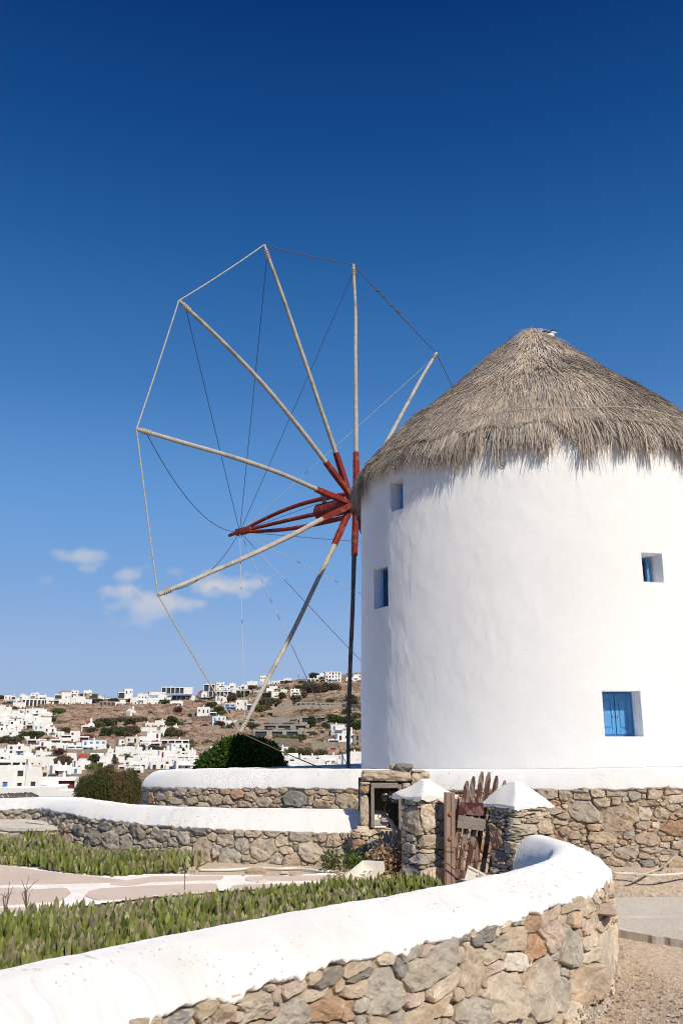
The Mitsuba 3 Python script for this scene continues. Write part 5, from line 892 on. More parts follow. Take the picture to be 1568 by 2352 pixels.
def house(t, x0, y0, x1, y1, style, win, label, floors=None, col='town_white', cat='house', yaw=None, chim=True, name='house', back=0.0, group=None):
    (a0, b0), (a1, b1) = tile(t, x0, y0), tile(t, x1, y1); base = hit((a0 + a1) / 2, b1); r = math.hypot(base[0], base[1]) + back
    az = math.atan2(base[0], base[1]); base = np.array([r * math.sin(az), r * math.cos(az), base[2] - back * .02]); k = r / F_PX * math.cos(PITCH) ** 0
    W, H = (a1 - a0) * r / 2110, (b1 - b0) * r / 2200; floors = floors or max(1, int(round(H / 2.9)))
    yaw = (rh.uniform(-.22, .22) if yaw is None else yaw) - az; D = min(max(W * .5, 3.5), 7.0)
    H *= 1.12; w = W * (1.0 if style in 'wav' else .97)
    key = thing(name, label, cat, group); m = MB(); panes = []; z0 = base[2] - .8; h = H + .8; c = base[:2] + np.array([math.sin(az), math.cos(az)]) * D * .5; c3 = np.array([c[0], c[1], 0])
    ground = MB(); volume_z = base[2]
    if style == 'c':                                                   # chapel: a gabled nave with a bell gable
        R = rotz(yaw); ux, uy = R @ [1, 0, 0], R @ [0, 1, 0]; D = max(D, W * 1.2); hb = H * .52; w = W * .8
        pts = np.array([[-w / 2, 0], [w / 2, 0], [w / 2, hb], [0, hb + w * .42], [-w / 2, hb]]); c3 = np.array([base[0], base[1], base[2]])
        P = lambda q, d: np.array([c3 + ux * a + uy * d + [0, 0, z] for a, z in q]); q = pts.copy(); q[:2, 1] = -.8
        m.add(np.vstack([P(q, 0), P(q, D)]), np.array([[0, 5, 6, 1], [1, 6, 7, 2], [4, 9, 5, 0]])); m.f.append(np.array([[0, 1, 2], [0, 2, 3], [0, 3, 4], [5, 7, 6], [5, 8, 7], [5, 9, 8]]) + m.n - 10)
        rf = MB(); e = [(-w / 2 - .1, hb - .05), (0, hb + w * .42 + .08), (w / 2 + .1, hb - .05)]; rr = P(np.array(e), -.05); r2 = P(np.array(e), D); rf.add(np.vstack([rr, r2]), np.array([[0, 1, 4, 3], [1, 2, 5, 4]]))
        box(m, c3 + uy * .2 + [0, 0, hb + w * .42 + H * .12], (w * .3, .3, H * .34), R); box(m, c3 + uy * .2 + [0, 0, H * .97], (.08, .08, H * .2), R)
        put('wall', m, col, key); put('roof', rf, 'roof_red' if 'red roof' in label else 'town_white', key)
        dr_ = MB(); box(dr_, c3 + uy * -.03 + [0, 0, hb * .38], (w * .24, .08, hb * .72), R); put('door', dr_, PANE[win], key)
    elif style == 'd':                                                 # church with a red dome on a drum
        o, ux, uy = volume(m, c3, yaw, w, D, z0, H * .62 + .8, 1, col, panes, 'b'); q = c3 + [0, 0, base[2] + H * .62]
        lathe(m, [(w * .30, -.2), (w * .30, H * .20)], q, 12); put('wall', m, col, key); dm = MB(); lathe(dm, [(w * .33, H * .19)] + [(w * .32 * math.cos(a), H * .2 + w * .30 * math.sin(a)) for a in np.linspace(0, PI / 2, 8)], q, 16); put('dome', dm, 'roof_red', key, smooth=True)
        cr = MB(); tq = q + [0, 0, H * .2 + w * .3]; box(cr, tq + [0, 0, .4], (.12, .12, .9)); box(cr, tq + [0, 0, .5], (.5, .12, .12)); put('cross', cr, 'town_white', key)
    else:
        first = style if style != 'm' else 'b'; parts_ = [(0, 1, 1, 0)]
        if style in 'm' and W > 6: s = rh.uniform(.5, .68); parts_ = [(0, s, 1, 0), (s - .02, 1 - s + .02, rh.uniform(.58, .78), -D * .25)] if rh.uniform() < .5 else [(1 - s, s, 1, 0), (0, 1 - s + .02, rh.uniform(.58, .78), -D * .25)]
        for (s0, sw, hs, dy) in parts_:
            uxx = rotz(yaw) @ [1, 0, 0]; uyy = rotz(yaw) @ [0, 1, 0]; cc = c3 + uxx * ((s0 + sw / 2 - .5) * w) + uyy * dy
            o, ux, uy = volume(m, cc, yaw, w * sw, D * rh.uniform(.85, 1.1), z0, h * hs, max(1, int(round(floors * hs))), col, panes, first if hs == 1 else rh.choice(['b', 'l', 'b']))
            if hs == 1: oo, top = o + ux * w * sw, z0 + h
        put('wall', m, col, key)
        if style in 'lmb' and W > 5 and rh.uniform() < .55:                 # a flat canopy or a balcony slab
            cn = MB(); box(cn, c3 - uyy * (D * .5 + .7) + [0, 0, base[2] + min(H * .5, 3.0)], (w * rh.uniform(.35, .7), 1.5, .16), rotz(yaw)); put('balcony', cn, col, key)
        if chim and style != 'v':
            ch = MB(); q = c3 + uxx * w * rh.uniform(-.35, .35) + uyy * D * .1 + [0, 0, z0 + h]; box(ch, q + [0, 0, .3], (.55, .55, 1.0), rotz(yaw)); box(ch, q + [0, 0, .95], (.3, .3, .3), rotz(yaw)); put('chimney', ch, col, key)
    for p in panes: put('window', MB().add(np.array(p), np.array([[0, 1, 2, 3]])), PANE[win] if rh.uniform() < (.8 if win != 'd' else 1) else 'pane_dark', key)
    if group is None: PLACED.append(((a0 + a1) / 2, (b0 + b1) / 2, (a1 - a0) / 2, (b1 - b0) / 2, label))
    else: FILL.append(((a0 + a1) / 2, (b0 + b1) / 2, floors, key, group))
    return key
H_ = house
for row in [
    (1, 60, 420, 195, 456, 'm', 'd', 'low white house at the far left end of the skyline'), (1, 245, 408, 312, 456, 'b', 'd', 'small white block just left of the long flat skyline house', 1), (1, 315, 393, 485, 465, 'm', 'd', 'long flat white house on the skyline above a stone band'), (1, 484, 420, 580, 472, 'b', 'd', 'narrow lower white block at the right end of the flat skyline house', 1),
    (1, 90, 452, 355, 492, 'w', 'd', 'long low white wall house under the left skyline', 1), (1, 160, 512, 300, 580, 'b', 'd', 'white house beside a palm left of the arcade', 1), (1, 270, 472, 540, 560, 'a', 'd', 'long white house with a row of dark arches below the left skyline', 1),
    (1, 690, 386, 885, 452, 'm', 'd', 'white skyline house under a brown stone upper room', 1), (1, 750, 362, 888, 402, 'w', 'd', 'brown stone block on the skyline above white terraces', 1, 'town_stone'), (1, 890, 364, 982, 440, 'b', 'd', 'tall white house on the skyline between two stone blocks', 2), (1, 980, 395, 1225, 440, 'v', 'd', 'tan stone house with a large dark window on the skyline', 1, 'town_stone'), (1, 1050, 358, 1152, 404, 'b', 'd', 'white upper house on the skyline over the tan stone house', 1),
    (1, 560, 450, 745, 522, 'm', 'd', 'white terraced house under the left middle skyline', 1), (1, 745, 448, 935, 530, 'm', 'd', 'white stepped house left of a dark utility pole', 1), (1, 950, 440, 1150, 525, 'm', 'd', 'white long house under the stone house', 1), (1, 1150, 436, 1385, 505, 'm', 'd', 'white long house with small dark square windows on the ridge', 1), (1, 1250, 495, 1440, 545, 'a', 'd', 'tan stone retaining building with arched openings under the ridge', 1, 'town_stone'),
    (1, -40, 598, 110, 642, 'l', 'd', 'white house with shaded porch at the left frame edge', 1), (1, -30, 626, 185, 735, 'm', 'd', 'white stepped house below the porch house at the left edge', 2), (1, 320, 600, 632, 708, 'm', 'd', 'large white two storey house with shaded balconies below the arcade', 2), (1, 237, 655, 316, 706, 'b', 'd', 'small white cube left of the large balcony house', 1), (1, 35, 706, 250, 765, 'l', 'd', 'tan stone building with a pergola terrace at the left', 1, 'town_stone'),
    (1, 110, 752, 232, 850, 'm', 'd', 'white house with small windows under the pergola terrace', 2), (1, 230, 742, 420, 838, 'm', 'd', 'wide white house under the pergola with pale windows', 2), (1, 412, 706, 542, 800, 'b', 'd', 'white cube house with magenta bougainvillea on its roof', 2), (1, 430, 806, 602, 892, 'm', 'b', 'white house with bluish windows below the bougainvillea cube', 2), (1, -30, 820, 110, 935, 'm', 'd', 'white house by the left frame edge above a dark hedge', 2),
    (1, 555, 840, 797, 942, 'm', 'r', 'white house with dark red shutters above the long hedge', 2), (1, 755, 922, 885, 1012, 'l', 'd', 'white house with a glazed porch left of the bougainvillea arch', 2), (1, 878, 880, 1110, 1000, 'm', 'r', 'white house with red brown windows next to the bougainvillea arch', 2), (1, 845, 1004, 1312, 1150, 'm', 'b', 'long white three storey hotel with bright blue shutters and balconies', 3), (1, 375, 1008, 627, 1122, 'm', 'r', 'white house with tall dark red doors left of the blue shuttered hotel', 2), (1, 342, 974, 572, 1030, 'l', 'd', 'white upper house with loggias behind the dark red doors', 1),
    (1, 636, 980, 760, 1082, 'l', 'd', 'white house with a pale blue terrace beside the hotel', 2), (1, 82, 1058, 362, 1182, 'm', 'b', 'white house with a blue railed balcony at the left', 2), (1, -30, 1112, 182, 1202, 'm', 'd', 'white house cut by the left edge below the blue railed balcony', 2), (1, 488, 1135, 672, 1204, 'w', 'd', 'plain white cube in front of the maroon shrubs', 1), (1, -30, 1190, 372, 1262, 'm', 'd', 'wide white house with small square windows at the left', 1), (1, 365, 1208, 732, 1312, 'b', 'r', 'long low white house with brown doors behind a round grey tree', 1), (1, 848, 1204, 952, 1312, 'b', 'r', 'white house with two brown windows left of the red domed church', 2),
    (1, 1228, 1155, 1456, 1272, 'm', 'd', 'white house with dark pergola right of the red domed church', 2), (1, -30, 1258, 302, 1400, 'l', 'd', 'white house with a band of dark glazed windows at the left', 2), (1, 318, 1312, 602, 1452, 'm', 'd', 'cream washed house with stained walls in the lower town', 2, 'town_cream'), (1, 640, 1316, 860, 1420, 'm', 'd', 'white roofs with water tanks under the round grey tree', 1), (1, 860, 1330, 1010, 1400, 'm', 'b', 'small white house with blue window left of the weeping tree', 1), (1, -30, 1400, 152, 1590, 'b', 'b', 'white house with bright blue shutter in the lower left corner of the town', 1), (1, 150, 1370, 332, 1585, 'm', 'd', 'white house with a pipe and a small canopy in the lower left town', 2), (1, 300, 1368, 482, 1585, 'b', 'd', 'white house with a bricked beige window in the lower left town', 1), (1, 490, 1474, 950, 1622, 'l', 'r', 'white house with shaded porch and dark red door near the weeping tree', 1),
    (2, 60, 344, 245, 448, 'm', 'd', 'white two storey house on the skyline by a dark round tree', 2), (2, 232, 408, 442, 526, 'm', 'd', 'white house with stacked loggias below the skyline tree', 2), (2, 440, 452, 562, 526, 'b', 'd', 'white cube with a dark garage below the skyline', 1), (2, 556, 418, 722, 522, 'm', 'd', 'white house with tall chimneys under the long pergola house', 2), (2, 30, 480, 160, 540, 'm', 'b', 'small bluish white house at the left of the ridge road', 1), (2, 612, 316, 1005, 384, 'l', 'd', 'very long low white house with pergolas on the skyline', 1), (2, 455, 376, 655, 404, 'w', 'd', 'low white wall house left of the long pergola house', 1), (2, 750, 420, 1035, 486, 'l', 'd', 'wide white bungalow with a glazed front below the long pergola house', 1), (2, 722, 490, 882, 545, 'b', 'd', 'small white house with two dark doors under the bungalow', 1),
    (2, 1145, 282, 1292, 352, 'l', 'd', 'white house with a dark canopy at the left of the upper cluster', 1), (2, 1288, 262, 1470, 342, 'm', 'd', 'white cluster of cubes at the top of the upper cluster', 2), (2, 1460, 270, 1542, 330, 'm', 'd', 'white house at the right end of the upper cluster', 1), (2, 1195, 366, 1488, 430, 'l', 'd', 'long white house with a dark glazed veranda under the upper cluster', 1), (2, 1488, 328, 1600, 402, 'm', 'd', 'white stepped house right of the glazed veranda', 2), (2, 1283, 436, 1392, 536, 'b', 'b', 'white house with a blue balcony door on the middle slope', 2), (2, 1370, 414, 1502, 502, 'm', 'd', 'white house with a curved stair behind the blue balcony house', 2), (2, 1400, 524, 1600, 602, 'l', 'b', 'white house with blue doors in a long veranda on the middle slope', 1),
    (2, 1055, 574, 1302, 702, 'm', 'd', 'big white house with a wide balcony above the bend of the road', 2), (2, 1240, 690, 1560, 792, 'm', 'b', 'white house with dark blue doors above the magenta terrace', 2), (2, 415, 768, 542, 822, 'b', 'd', 'low white house left of the dark pines on the slope', 1), (2, 535, 740, 697, 816, 'w', 'd', 'cream white barrel roofed house by the dark pines', 1), (2, 345, 826, 702, 902, 'm', 'g', 'white house with bright green shutters and balcony', 1), (2, 320, 896, 592, 1012, 'm', 'r', 'white house with dark red shutters under the green shuttered one', 2), (2, 596, 830, 702, 952, 'b', 'd', 'white house with an arched dark opening below the green shutters', 2),
    (2, 65, 984, 252, 1082, 'm', 'd', 'white house with a carport in the middle of the town', 2), (2, 165, 952, 322, 1080, 'b', 'd', 'cream house with arched window beside the carport house', 2, 'town_cream'), (2, 612, 978, 958, 1042, 'l', 'd', 'white house with a long glass veranda roof in the middle town', 1), (2, 722, 1036, 952, 1155, 'b', 'd', 'tall plain white base house with a slit window strip under the glass veranda', 2), (2, 352, 1012, 602, 1082, 'l', 'd', 'white house with pale glazed doors left of the glass veranda', 1), (2, 485, 1118, 742, 1192, 'm', 'r', 'white house with red flowers on its terrace in the lower middle town', 1), (2, 572, 1130, 737, 1262, 'm', 'r', 'white house with one red shuttered window in the lower middle town', 2), (2, 270, 1150, 492, 1232, 'm', 'd', 'white house with a flat canopy in the lower middle town', 1), (2, 195, 1216, 582, 1285, 'b', 'b', 'long white house with three deep blue windows', 1), (2, 812, 1184, 1102, 1274, 'l', 'd', 'white house with a shaded gallery left of the dense bush', 1),
    (2, 100, 1258, 472, 1335, 'm', 'd', 'jumbled white roofs just above the terrace coping at the left', 1), (2, 470, 1270, 782, 1340, 'm', 'd', 'white roofs with an orange tank above the terrace coping', 1), (2, 780, 1252, 1052, 1345, 'm', 'd', 'white roofs with antennas left of the dense bush', 1), (2, 150, 1322, 382, 1388, 'm', 'd', 'small white house with a dark window above the rounded coping end', 1), (2, 1218, 1032, 1402, 1122, 'm', 'd', 'white house with dark solar tanks behind the dense bush', 1), (2, 1120, 1116, 1222, 1200, 'a', 'd', 'grey stone house with two arched windows by the dense bush', 1, 'town_grey_stone'), (2, 1115, 808, 1352, 882, 'w', 'd', 'tan stone terrace house under the magenta bougainvillea', 1, 'town_stone'), (2, 360, 1040, 470, 1110, 'w', 'd', 'plain white garage block in the middle town', 1), (2, -40, 1150, 45, 1230, 'b', 'd', 'white house beside the small pine in the lower town', 1), (2, 20, 1195, 140, 1262, 'b', 'd', 'flat white roof house right of the small pine', 1),
    (3, 275, 178, 402, 266, 'm', 'd', 'white cubic house on the right skyline beside the long sail arm', 2), (3, 428, 236, 540, 272, 'b', 'd', 'cream low house on the skyline right of the sail arm', 1), (3, 528, 205, 682, 266, 'm', 'd', 'white house with a dark pergola on the right skyline', 1), (3, 120, 240, 250, 275, 'w', 'd', 'low white wall house on the skyline left of the sail arm', 1), (3, 858, 208, 1022, 270, 'l', 'd', 'white house with columns on the right skyline', 1), (3, 990, 143, 1090, 216, 'm', 'd', 'white house between two dark trees on the right hilltop', 1), (3, 1098, 128, 1302, 264, 'b', 'd', 'tall white four storey hotel on the right hilltop', 4), (3, 1350, 160, 1560, 248, 'm', 'd', 'white house behind the mill on the right hilltop', 2), (3, 1030, 224, 1100, 258, 'w', 'd', 'small tan stone hut left of the tall hilltop hotel', 1, 'town_stone'),
    (3, -20, 350, 162, 412, 'l', 'd', 'white bungalow with shaded veranda left of the long sail arm', 1), (3, 195, 362, 300, 404, 'l', 'd', 'small white house half hidden by the long sail arm', 1), (3, 0, 285, 130, 325, 'm', 'd', 'white house among trees under the right skyline', 1), (3, 355, 330, 450, 400, 'm', 'd', 'white house right behind the long sail arm', 1), (3, 395, 304, 582, 362, 'm', 'd', 'white house with rounded gable under the right skyline', 1), (3, 420, 378, 548, 464, 'b', 'o', 'white house with a yellow door on the right slope', 2), (3, 540, 344, 622, 392, 'b', 'o', 'small cream white house with a yellow window on the right slope', 1), (3, 655, 342, 852, 425, 'm', 'd', 'white house with many chimneys left of the brown grove', 2),
    (3, -20, 484, 192, 608, 'm', 'd', 'white two storey house with balcony left of the ruin', 2), (3, 188, 545, 262, 612, 'b', 'd', 'small white annex behind the foot of the long sail arm', 1), (3, 740, 505, 992, 572, 'a', 'd', 'long grey stone building with a dark arched gate on the right slope', 1, 'town_grey_stone'), (3, 992, 512, 1400, 560, 'a', 'd', 'grey stone arcade wall with small arches on the right slope', 1, 'town_grey_stone'),
    (3, 390, 700, 760, 770, 'w', 'd', 'plain grey stone upper terrace building on the right slope', 1, 'town_grey_stone'), (3, 780, 690, 1130, 770, 'v', 'd', 'grey stone block with one glazed door on the right slope', 1, 'town_grey_stone'), (3, 302, 786, 892, 857, 'v', 'd', 'modern grey stone villa row with square dark windows', 1, 'town_grey_stone'), (3, 185, 860, 955, 938, 'v', 'd', 'modern grey stone villa with wide glass walls lowest on the right slope', 1, 'town_grey_stone'), (3, -20, 746, 242, 808, 'v', 'd', 'grey stone villa with carport beside the tip of the sail arm', 1, 'town_grey_stone'),
    (3, 1172, 795, 1442, 918, 'm', 'b', 'white villa with bright blue shutters beside the dark vertical sail arm', 2), (3, 1110, 912, 1465, 1046, 'm', 'd', 'white lower villa with shaded balcony beside the dark vertical sail arm', 2), (3, 1458, 918, 1560, 1042, 'b', 'd', 'brown stone house at the mill edge on the right slope', 2, 'town_stone'), (3, 548, 1070, 632, 1116, 'b', 'd', 'small white hut above the roofs right of the bush', 1), (3, 440, 1112, 572, 1190, 'b', 'd', 'white cube at the right edge of the dense bush', 1), (3, 530, 1192, 892, 1262, 'm', 'd', 'wide white house with two solar panels right of the bush', 1), (3, 560, 1258, 800, 1370, 'm', 'd', 'white house with doors just above the terrace coping', 1), (3, 800, 1235, 1040, 1370, 'm', 'd', 'white house with satellite dishes above the coping', 1), (3, 1040, 1182, 1270, 1300, 'b', 'b', 'white house with one blue door right of the dishes', 1), (3, 1000, 1295, 1290, 1375, 'm', 'b', 'low white house with a blue window above the coping', 1), (3, 1310, 1180, 1470, 1370, 'm', 'd', 'white house right of the dark vertical sail arm', 2), (3, 1420, 1268, 1560, 1370, 'a', 'd', 'white rounded house with a dark arch beside the mill wall', 1), (3, 1385, 1140, 1560, 1262, 'm', 'd', 'white house behind the arched house at the mill wall', 1)]:
    t, x0, y0, x1, y1, st, wn, lb = row[:8]; house(t, x0, y0, x1, y1, st, wn, lb, row[8] if len(row) > 8 else None, row[9] if len(row) > 9 else 'town_white')
house(1, 1080, 735, 1197, 850, 'c', 'd', 'white chapel with red roof on the left slope below the rocks', cat='chapel', name='chapel', yaw=.35); house(1, 1024, 798, 1104, 862, 'a', 'd', 'white annex with a dark arch joined to the red roofed chapel', 1)
house(2, 208, 576, 302, 672, 'c', 'r', 'tiny white chapel with a red door alone among the rocks', cat='chapel', name='chapel', yaw=.5); house(2, 1100, 344, 1202, 442, 'c', 'b', 'white chapel with red roof near the skyline of the upper cluster', cat='chapel', name='chapel', yaw=.4); house(2, 768, 788, 832, 846, 'c', 'd', 'small plain white chapel by the road bend', cat='chapel', name='chapel', yaw=.3); house(1, 935, 1195, 1115, 1352, 'd', 'r', 'white church with a red dome in the lower town', cat='church', name='church')
rf_ = random.Random(4)
for k in range(200):
    t, x, y = ((1, rf_.uniform(-10, 1500), rf_.uniform(1090, 1400)), (2, rf_.uniform(60, 1050), rf_.uniform(1120, 1345)), (3, rf_.uniform(520, 1540), rf_.uniform(1225, 1400)), (1, rf_.uniform(-20, 620), rf_.uniform(620, 1010)))[k % 4]
    w, h = rf_.uniform(70, 165), rf_.uniform(48, 92)
    if t == 1 and 900 < x < 1140 and y > 1190: continue
    low = k % 4 < 3
    house(t, x - w / 2, y - h, x + w / 2, y, 'm', rf_.choice('ddddbr'), 'small plain white house squeezed among the others in the lower town' if low else 'small plain white house between bigger ones on the left slope', None, 'town_white', group='small houses filling the lower town' if low else 'small houses filling the left slope', chim=k % 3 == 0)
# the ruin, terrace walls, the road
ru = thing('stone_ruin', 'roofless brown stone ruin with a broken gable on the right slope', 'ruin'); b_ = hit(*tile(3, 565, 665)); r = math.hypot(b_[0], b_[1]); k_ = r / 2110 / 1.7417 / 3.136; az = math.atan2(b_[0], b_[1]); R = rotz(-az)
poly = [(-120, -20), (-120, 95), (-75, 100), (-60, 130), (-20, 150), (20, 162), (55, 190), (90, 192), (118, 175), (125, 90), (125, -20)]
t = trimesh.creation.extrude_polygon(SP([(x * k_, z * k_) for x, z in poly]).difference(SP([(-10 * k_, 110 * k_), (12 * k_, 110 * k_), (12 * k_, 132 * k_), (-10 * k_, 132 * k_)])), 1.2, engine='earcut'); v = np.array(t.vertices); put('gable_wall', MB().add(b_ + np.stack([v[:, 0], v[:, 2], v[:, 1]], 1) @ R.T, np.array(t.faces)[:, ::-1]), 'town_stone', ru)
m = MB(); box(m, b_ + R @ np.array([-118 * k_, 4, 2]), (.9, 8, 9), R); box(m, b_ + R @ np.array([40 * k_, 3, 1]), (90 * k_, 1, 5), R); put('side_wall', m, 'town_stone', ru)
def strip_wall(pts, hh, label, bs='town_stone', name='terrace_wall', th=.7):
    P = np.array([hit(*tile(t_, x, y)) for t_, x, y in pts]); q = np.linspace(0, len(P) - 1, len(P) * 6); C = np.stack([np.interp(q, np.arange(len(P)), P[:, k]) for k in range(3)], 1); C[:, 2] = terrain_z(C[:, 0], C[:, 1])
    key = thing(name, label, 'wall' if name != 'hill_road' else 'road'); m = MB()
    for a, b in zip(C[:-1], C[1:]):
        d = b - a; L = np.linalg.norm(d[:2]); 
        if L > .1: Rz = rotz(math.atan2(d[1], d[0])); box(m, (a + b) / 2 + [0, 0, hh / 2 - .6], (L + .1, th, hh + 1.2 + abs(d[2])), Rz)
    put('stones' if name != 'hill_road' else 'surface', m, bs, key)
for pts, hh, lb in [([(3, 450, 668), (3, 700, 610), (3, 1000, 590), (3, 1300, 578), (3, 1560, 600)], 2.6, 'long stone terrace wall below the ruin'), ([(3, 470, 1030), (3, 760, 1050)], 3.0, 'stone terrace wall under the lowest modern villa'), ([(3, 800, 985), (3, 955, 855)], 1.6, 'slanting stone stair wall right of the modern villas'), ([(3, 925, 1050), (3, 1160, 905)], 1.6, 'pale slanting stone wall left of the blue shuttered villa'), ([(3, 1040, 470), (3, 1250, 425), (3, 1400, 405)], 1.3, 'low stone wall below the brown grove'), ([(3, 930, 1105), (3, 1400, 1100)], 3.4, 'dark stone wall below the blue shuttered villa'), ([(2, 1000, 740), (2, 1240, 735)], 3.0, 'stone terrace wall right of the road bend'), ([(2, 1350, 885), (2, 1568, 890)], 2.2, 'stone terrace wall above the tip of the sail arm'), ([(1, 860, 585), (1, 690, 690), (1, 600, 780)], 1.0, 'pale dry wall winding down the left rock slope'), ([(1, 840, 1172), (1, 1160, 1180), (1, 1400, 1160)], 2.6, 'stone terrace wall below the blue shuttered hotel'), ([(2, 700, 975), (2, 1000, 975), (2, 1350, 965)], 1.2, 'low stone wall across the scrub above the dense bush'), ([(2, 660, 405), (2, 1000, 398)], 1.4, 'stone terrace wall under the long pergola house')]: strip_wall(pts, hh, lb)
RD = [(2, 860, 680), (2, 930, 705), (2, 980, 740), (2, 960, 780), (2, 915, 812)]
P = np.array([hit(*tile(*q)) for q in RD]); cs = CubicSpline(np.arange(len(P)), P); C = cs(np.linspace(0, len(P) - 1, 30)); C[:, 2] = terrain_z(C[:, 0], C[:, 1]) + .25; tg = np.gradient(C, axis=0); sd = np.stack([tg[:, 1], -tg[:, 0], 0 * tg[:, 0]], 1); sd /= np.linalg.norm(sd, axis=1, keepdims=True)
put('hill_road', MB().add(np.vstack([C - sd * 2.6, C + sd * 2.6]), np.array([[a, a + 30, a + 31, a + 1] for a in range(29)])), 'asphalt', kind='structure', label='grey road bending up the hillside')
# --- trees and shrubs of the hillside
TCAT = {'dark': 'dark green', 'olive': 'olive green', 'brown': 'grey brown', 'light': 'yellow green', 'maroon': 'maroon', 'magenta': 'magenta', 'palm': 'palm', 'pine': 'dark'}
TREES = []
def tree(t, x, y, w, h, kind):
    (cx, cy), (bx, by) = tile(t, x, y), tile(t, x, y + h / 2); W, H = w / 3.136 / 1.74171, h / 3.136 / 1.74171; b = hit(cx, by); r = math.hypot(b[0], b[1]); k = r / 2150; W *= k; H *= k
    flower = kind in ('magenta', 'maroon'); cat = 'palm' if kind == 'palm' else ('bougainvillea' if flower else ('tree' if H > 4.2 else 'shrub'))
    TREES.append((cx, cy, kind, cat)); i = len(TREES); b[2] = float(terrain_z(b[0], b[1])); rr = np.random.RandomState(100 + i); key = numbered({'palm': 'palm_tree', 'bougainvillea': 'bougainvillea', 'tree': 'tree', 'shrub': 'shrub'}[cat]); TREES[-1] += (key,)
    m, tk = MB(), MB()
    if kind == 'palm':
        top = b + [0, 0, H * .55]; tube(tk, [b - [0, 0, .3], top], [.28, .22], 6)
        for q in range(26):
            a, e = rr.uniform(0, 2 * PI), rr.uniform(-.3, 1.2); L = H * .55; s = np.linspace(0, 1, 5)[:, None]; d = np.array([math.cos(a) * math.cos(e), math.sin(a) * math.cos(e), math.sin(e)]); p = top + d * L * s - np.array([0, 0, 1]) * L * .55 * s ** 2; sw = np.cross(d, [0, 0, 1.]); sw /= np.linalg.norm(sw) + 1e-6; ww = np.array([.1, .35, .4, .3, .05])[:, None] * sw
            m.add(np.vstack([p - ww, p, p + ww]), np.array([[c + z, c + 1 + z, c + 6 + z, c + 5 + z] for z in (0, 5) for c in range(4)]), (rr.uniform(), .5))
        mk = 'far_leaf_palm'
    else:
        n = int(np.clip(70 * W * H / max(.5, 1), 240, 2600)); c = b + [0, 0, H * .52]; lobes = [(0, 0, 0, .62)] + [(rr.uniform(-.55, .55), rr.uniform(-.4, .4), rr.uniform(-.25, .35), rr.uniform(.3, .5)) for _ in range(5 + int(W / 3))]
        for (lx, ly, lz, s) in lobes:
            P, d = crown_pts(max(40, n // len(lobes)), c + np.array([lx * W * .72, ly * W * .6, lz * H * .8]), W * .56 * s / .62, W * .5 * s / .62, H * .5 * s / .62, rr, .35, .3, i, -.75); leaf_cloud(m, P, np.clip(.16 * (W * H) ** .5, .35, .75), rr, .3, .8, nrm=d, tone=np.clip(.5 + .25 * rr.randn(len(P)) , 0, 1))
        tube(tk, [b - [0, 0, .4], c], [.06 * H, .03 * H], 6); mk = 'far_leaf_' + kind
        for q in range(3): tube(tk, [b + [0, 0, H * .2], c + np.array([rr.uniform(-.3, .3) * W, 0, rr.uniform(0, .2) * H])], [.04 * H, .015 * H], 5)
    put('crown', m, mk, key); put('trunk', tk, 'bark', key)
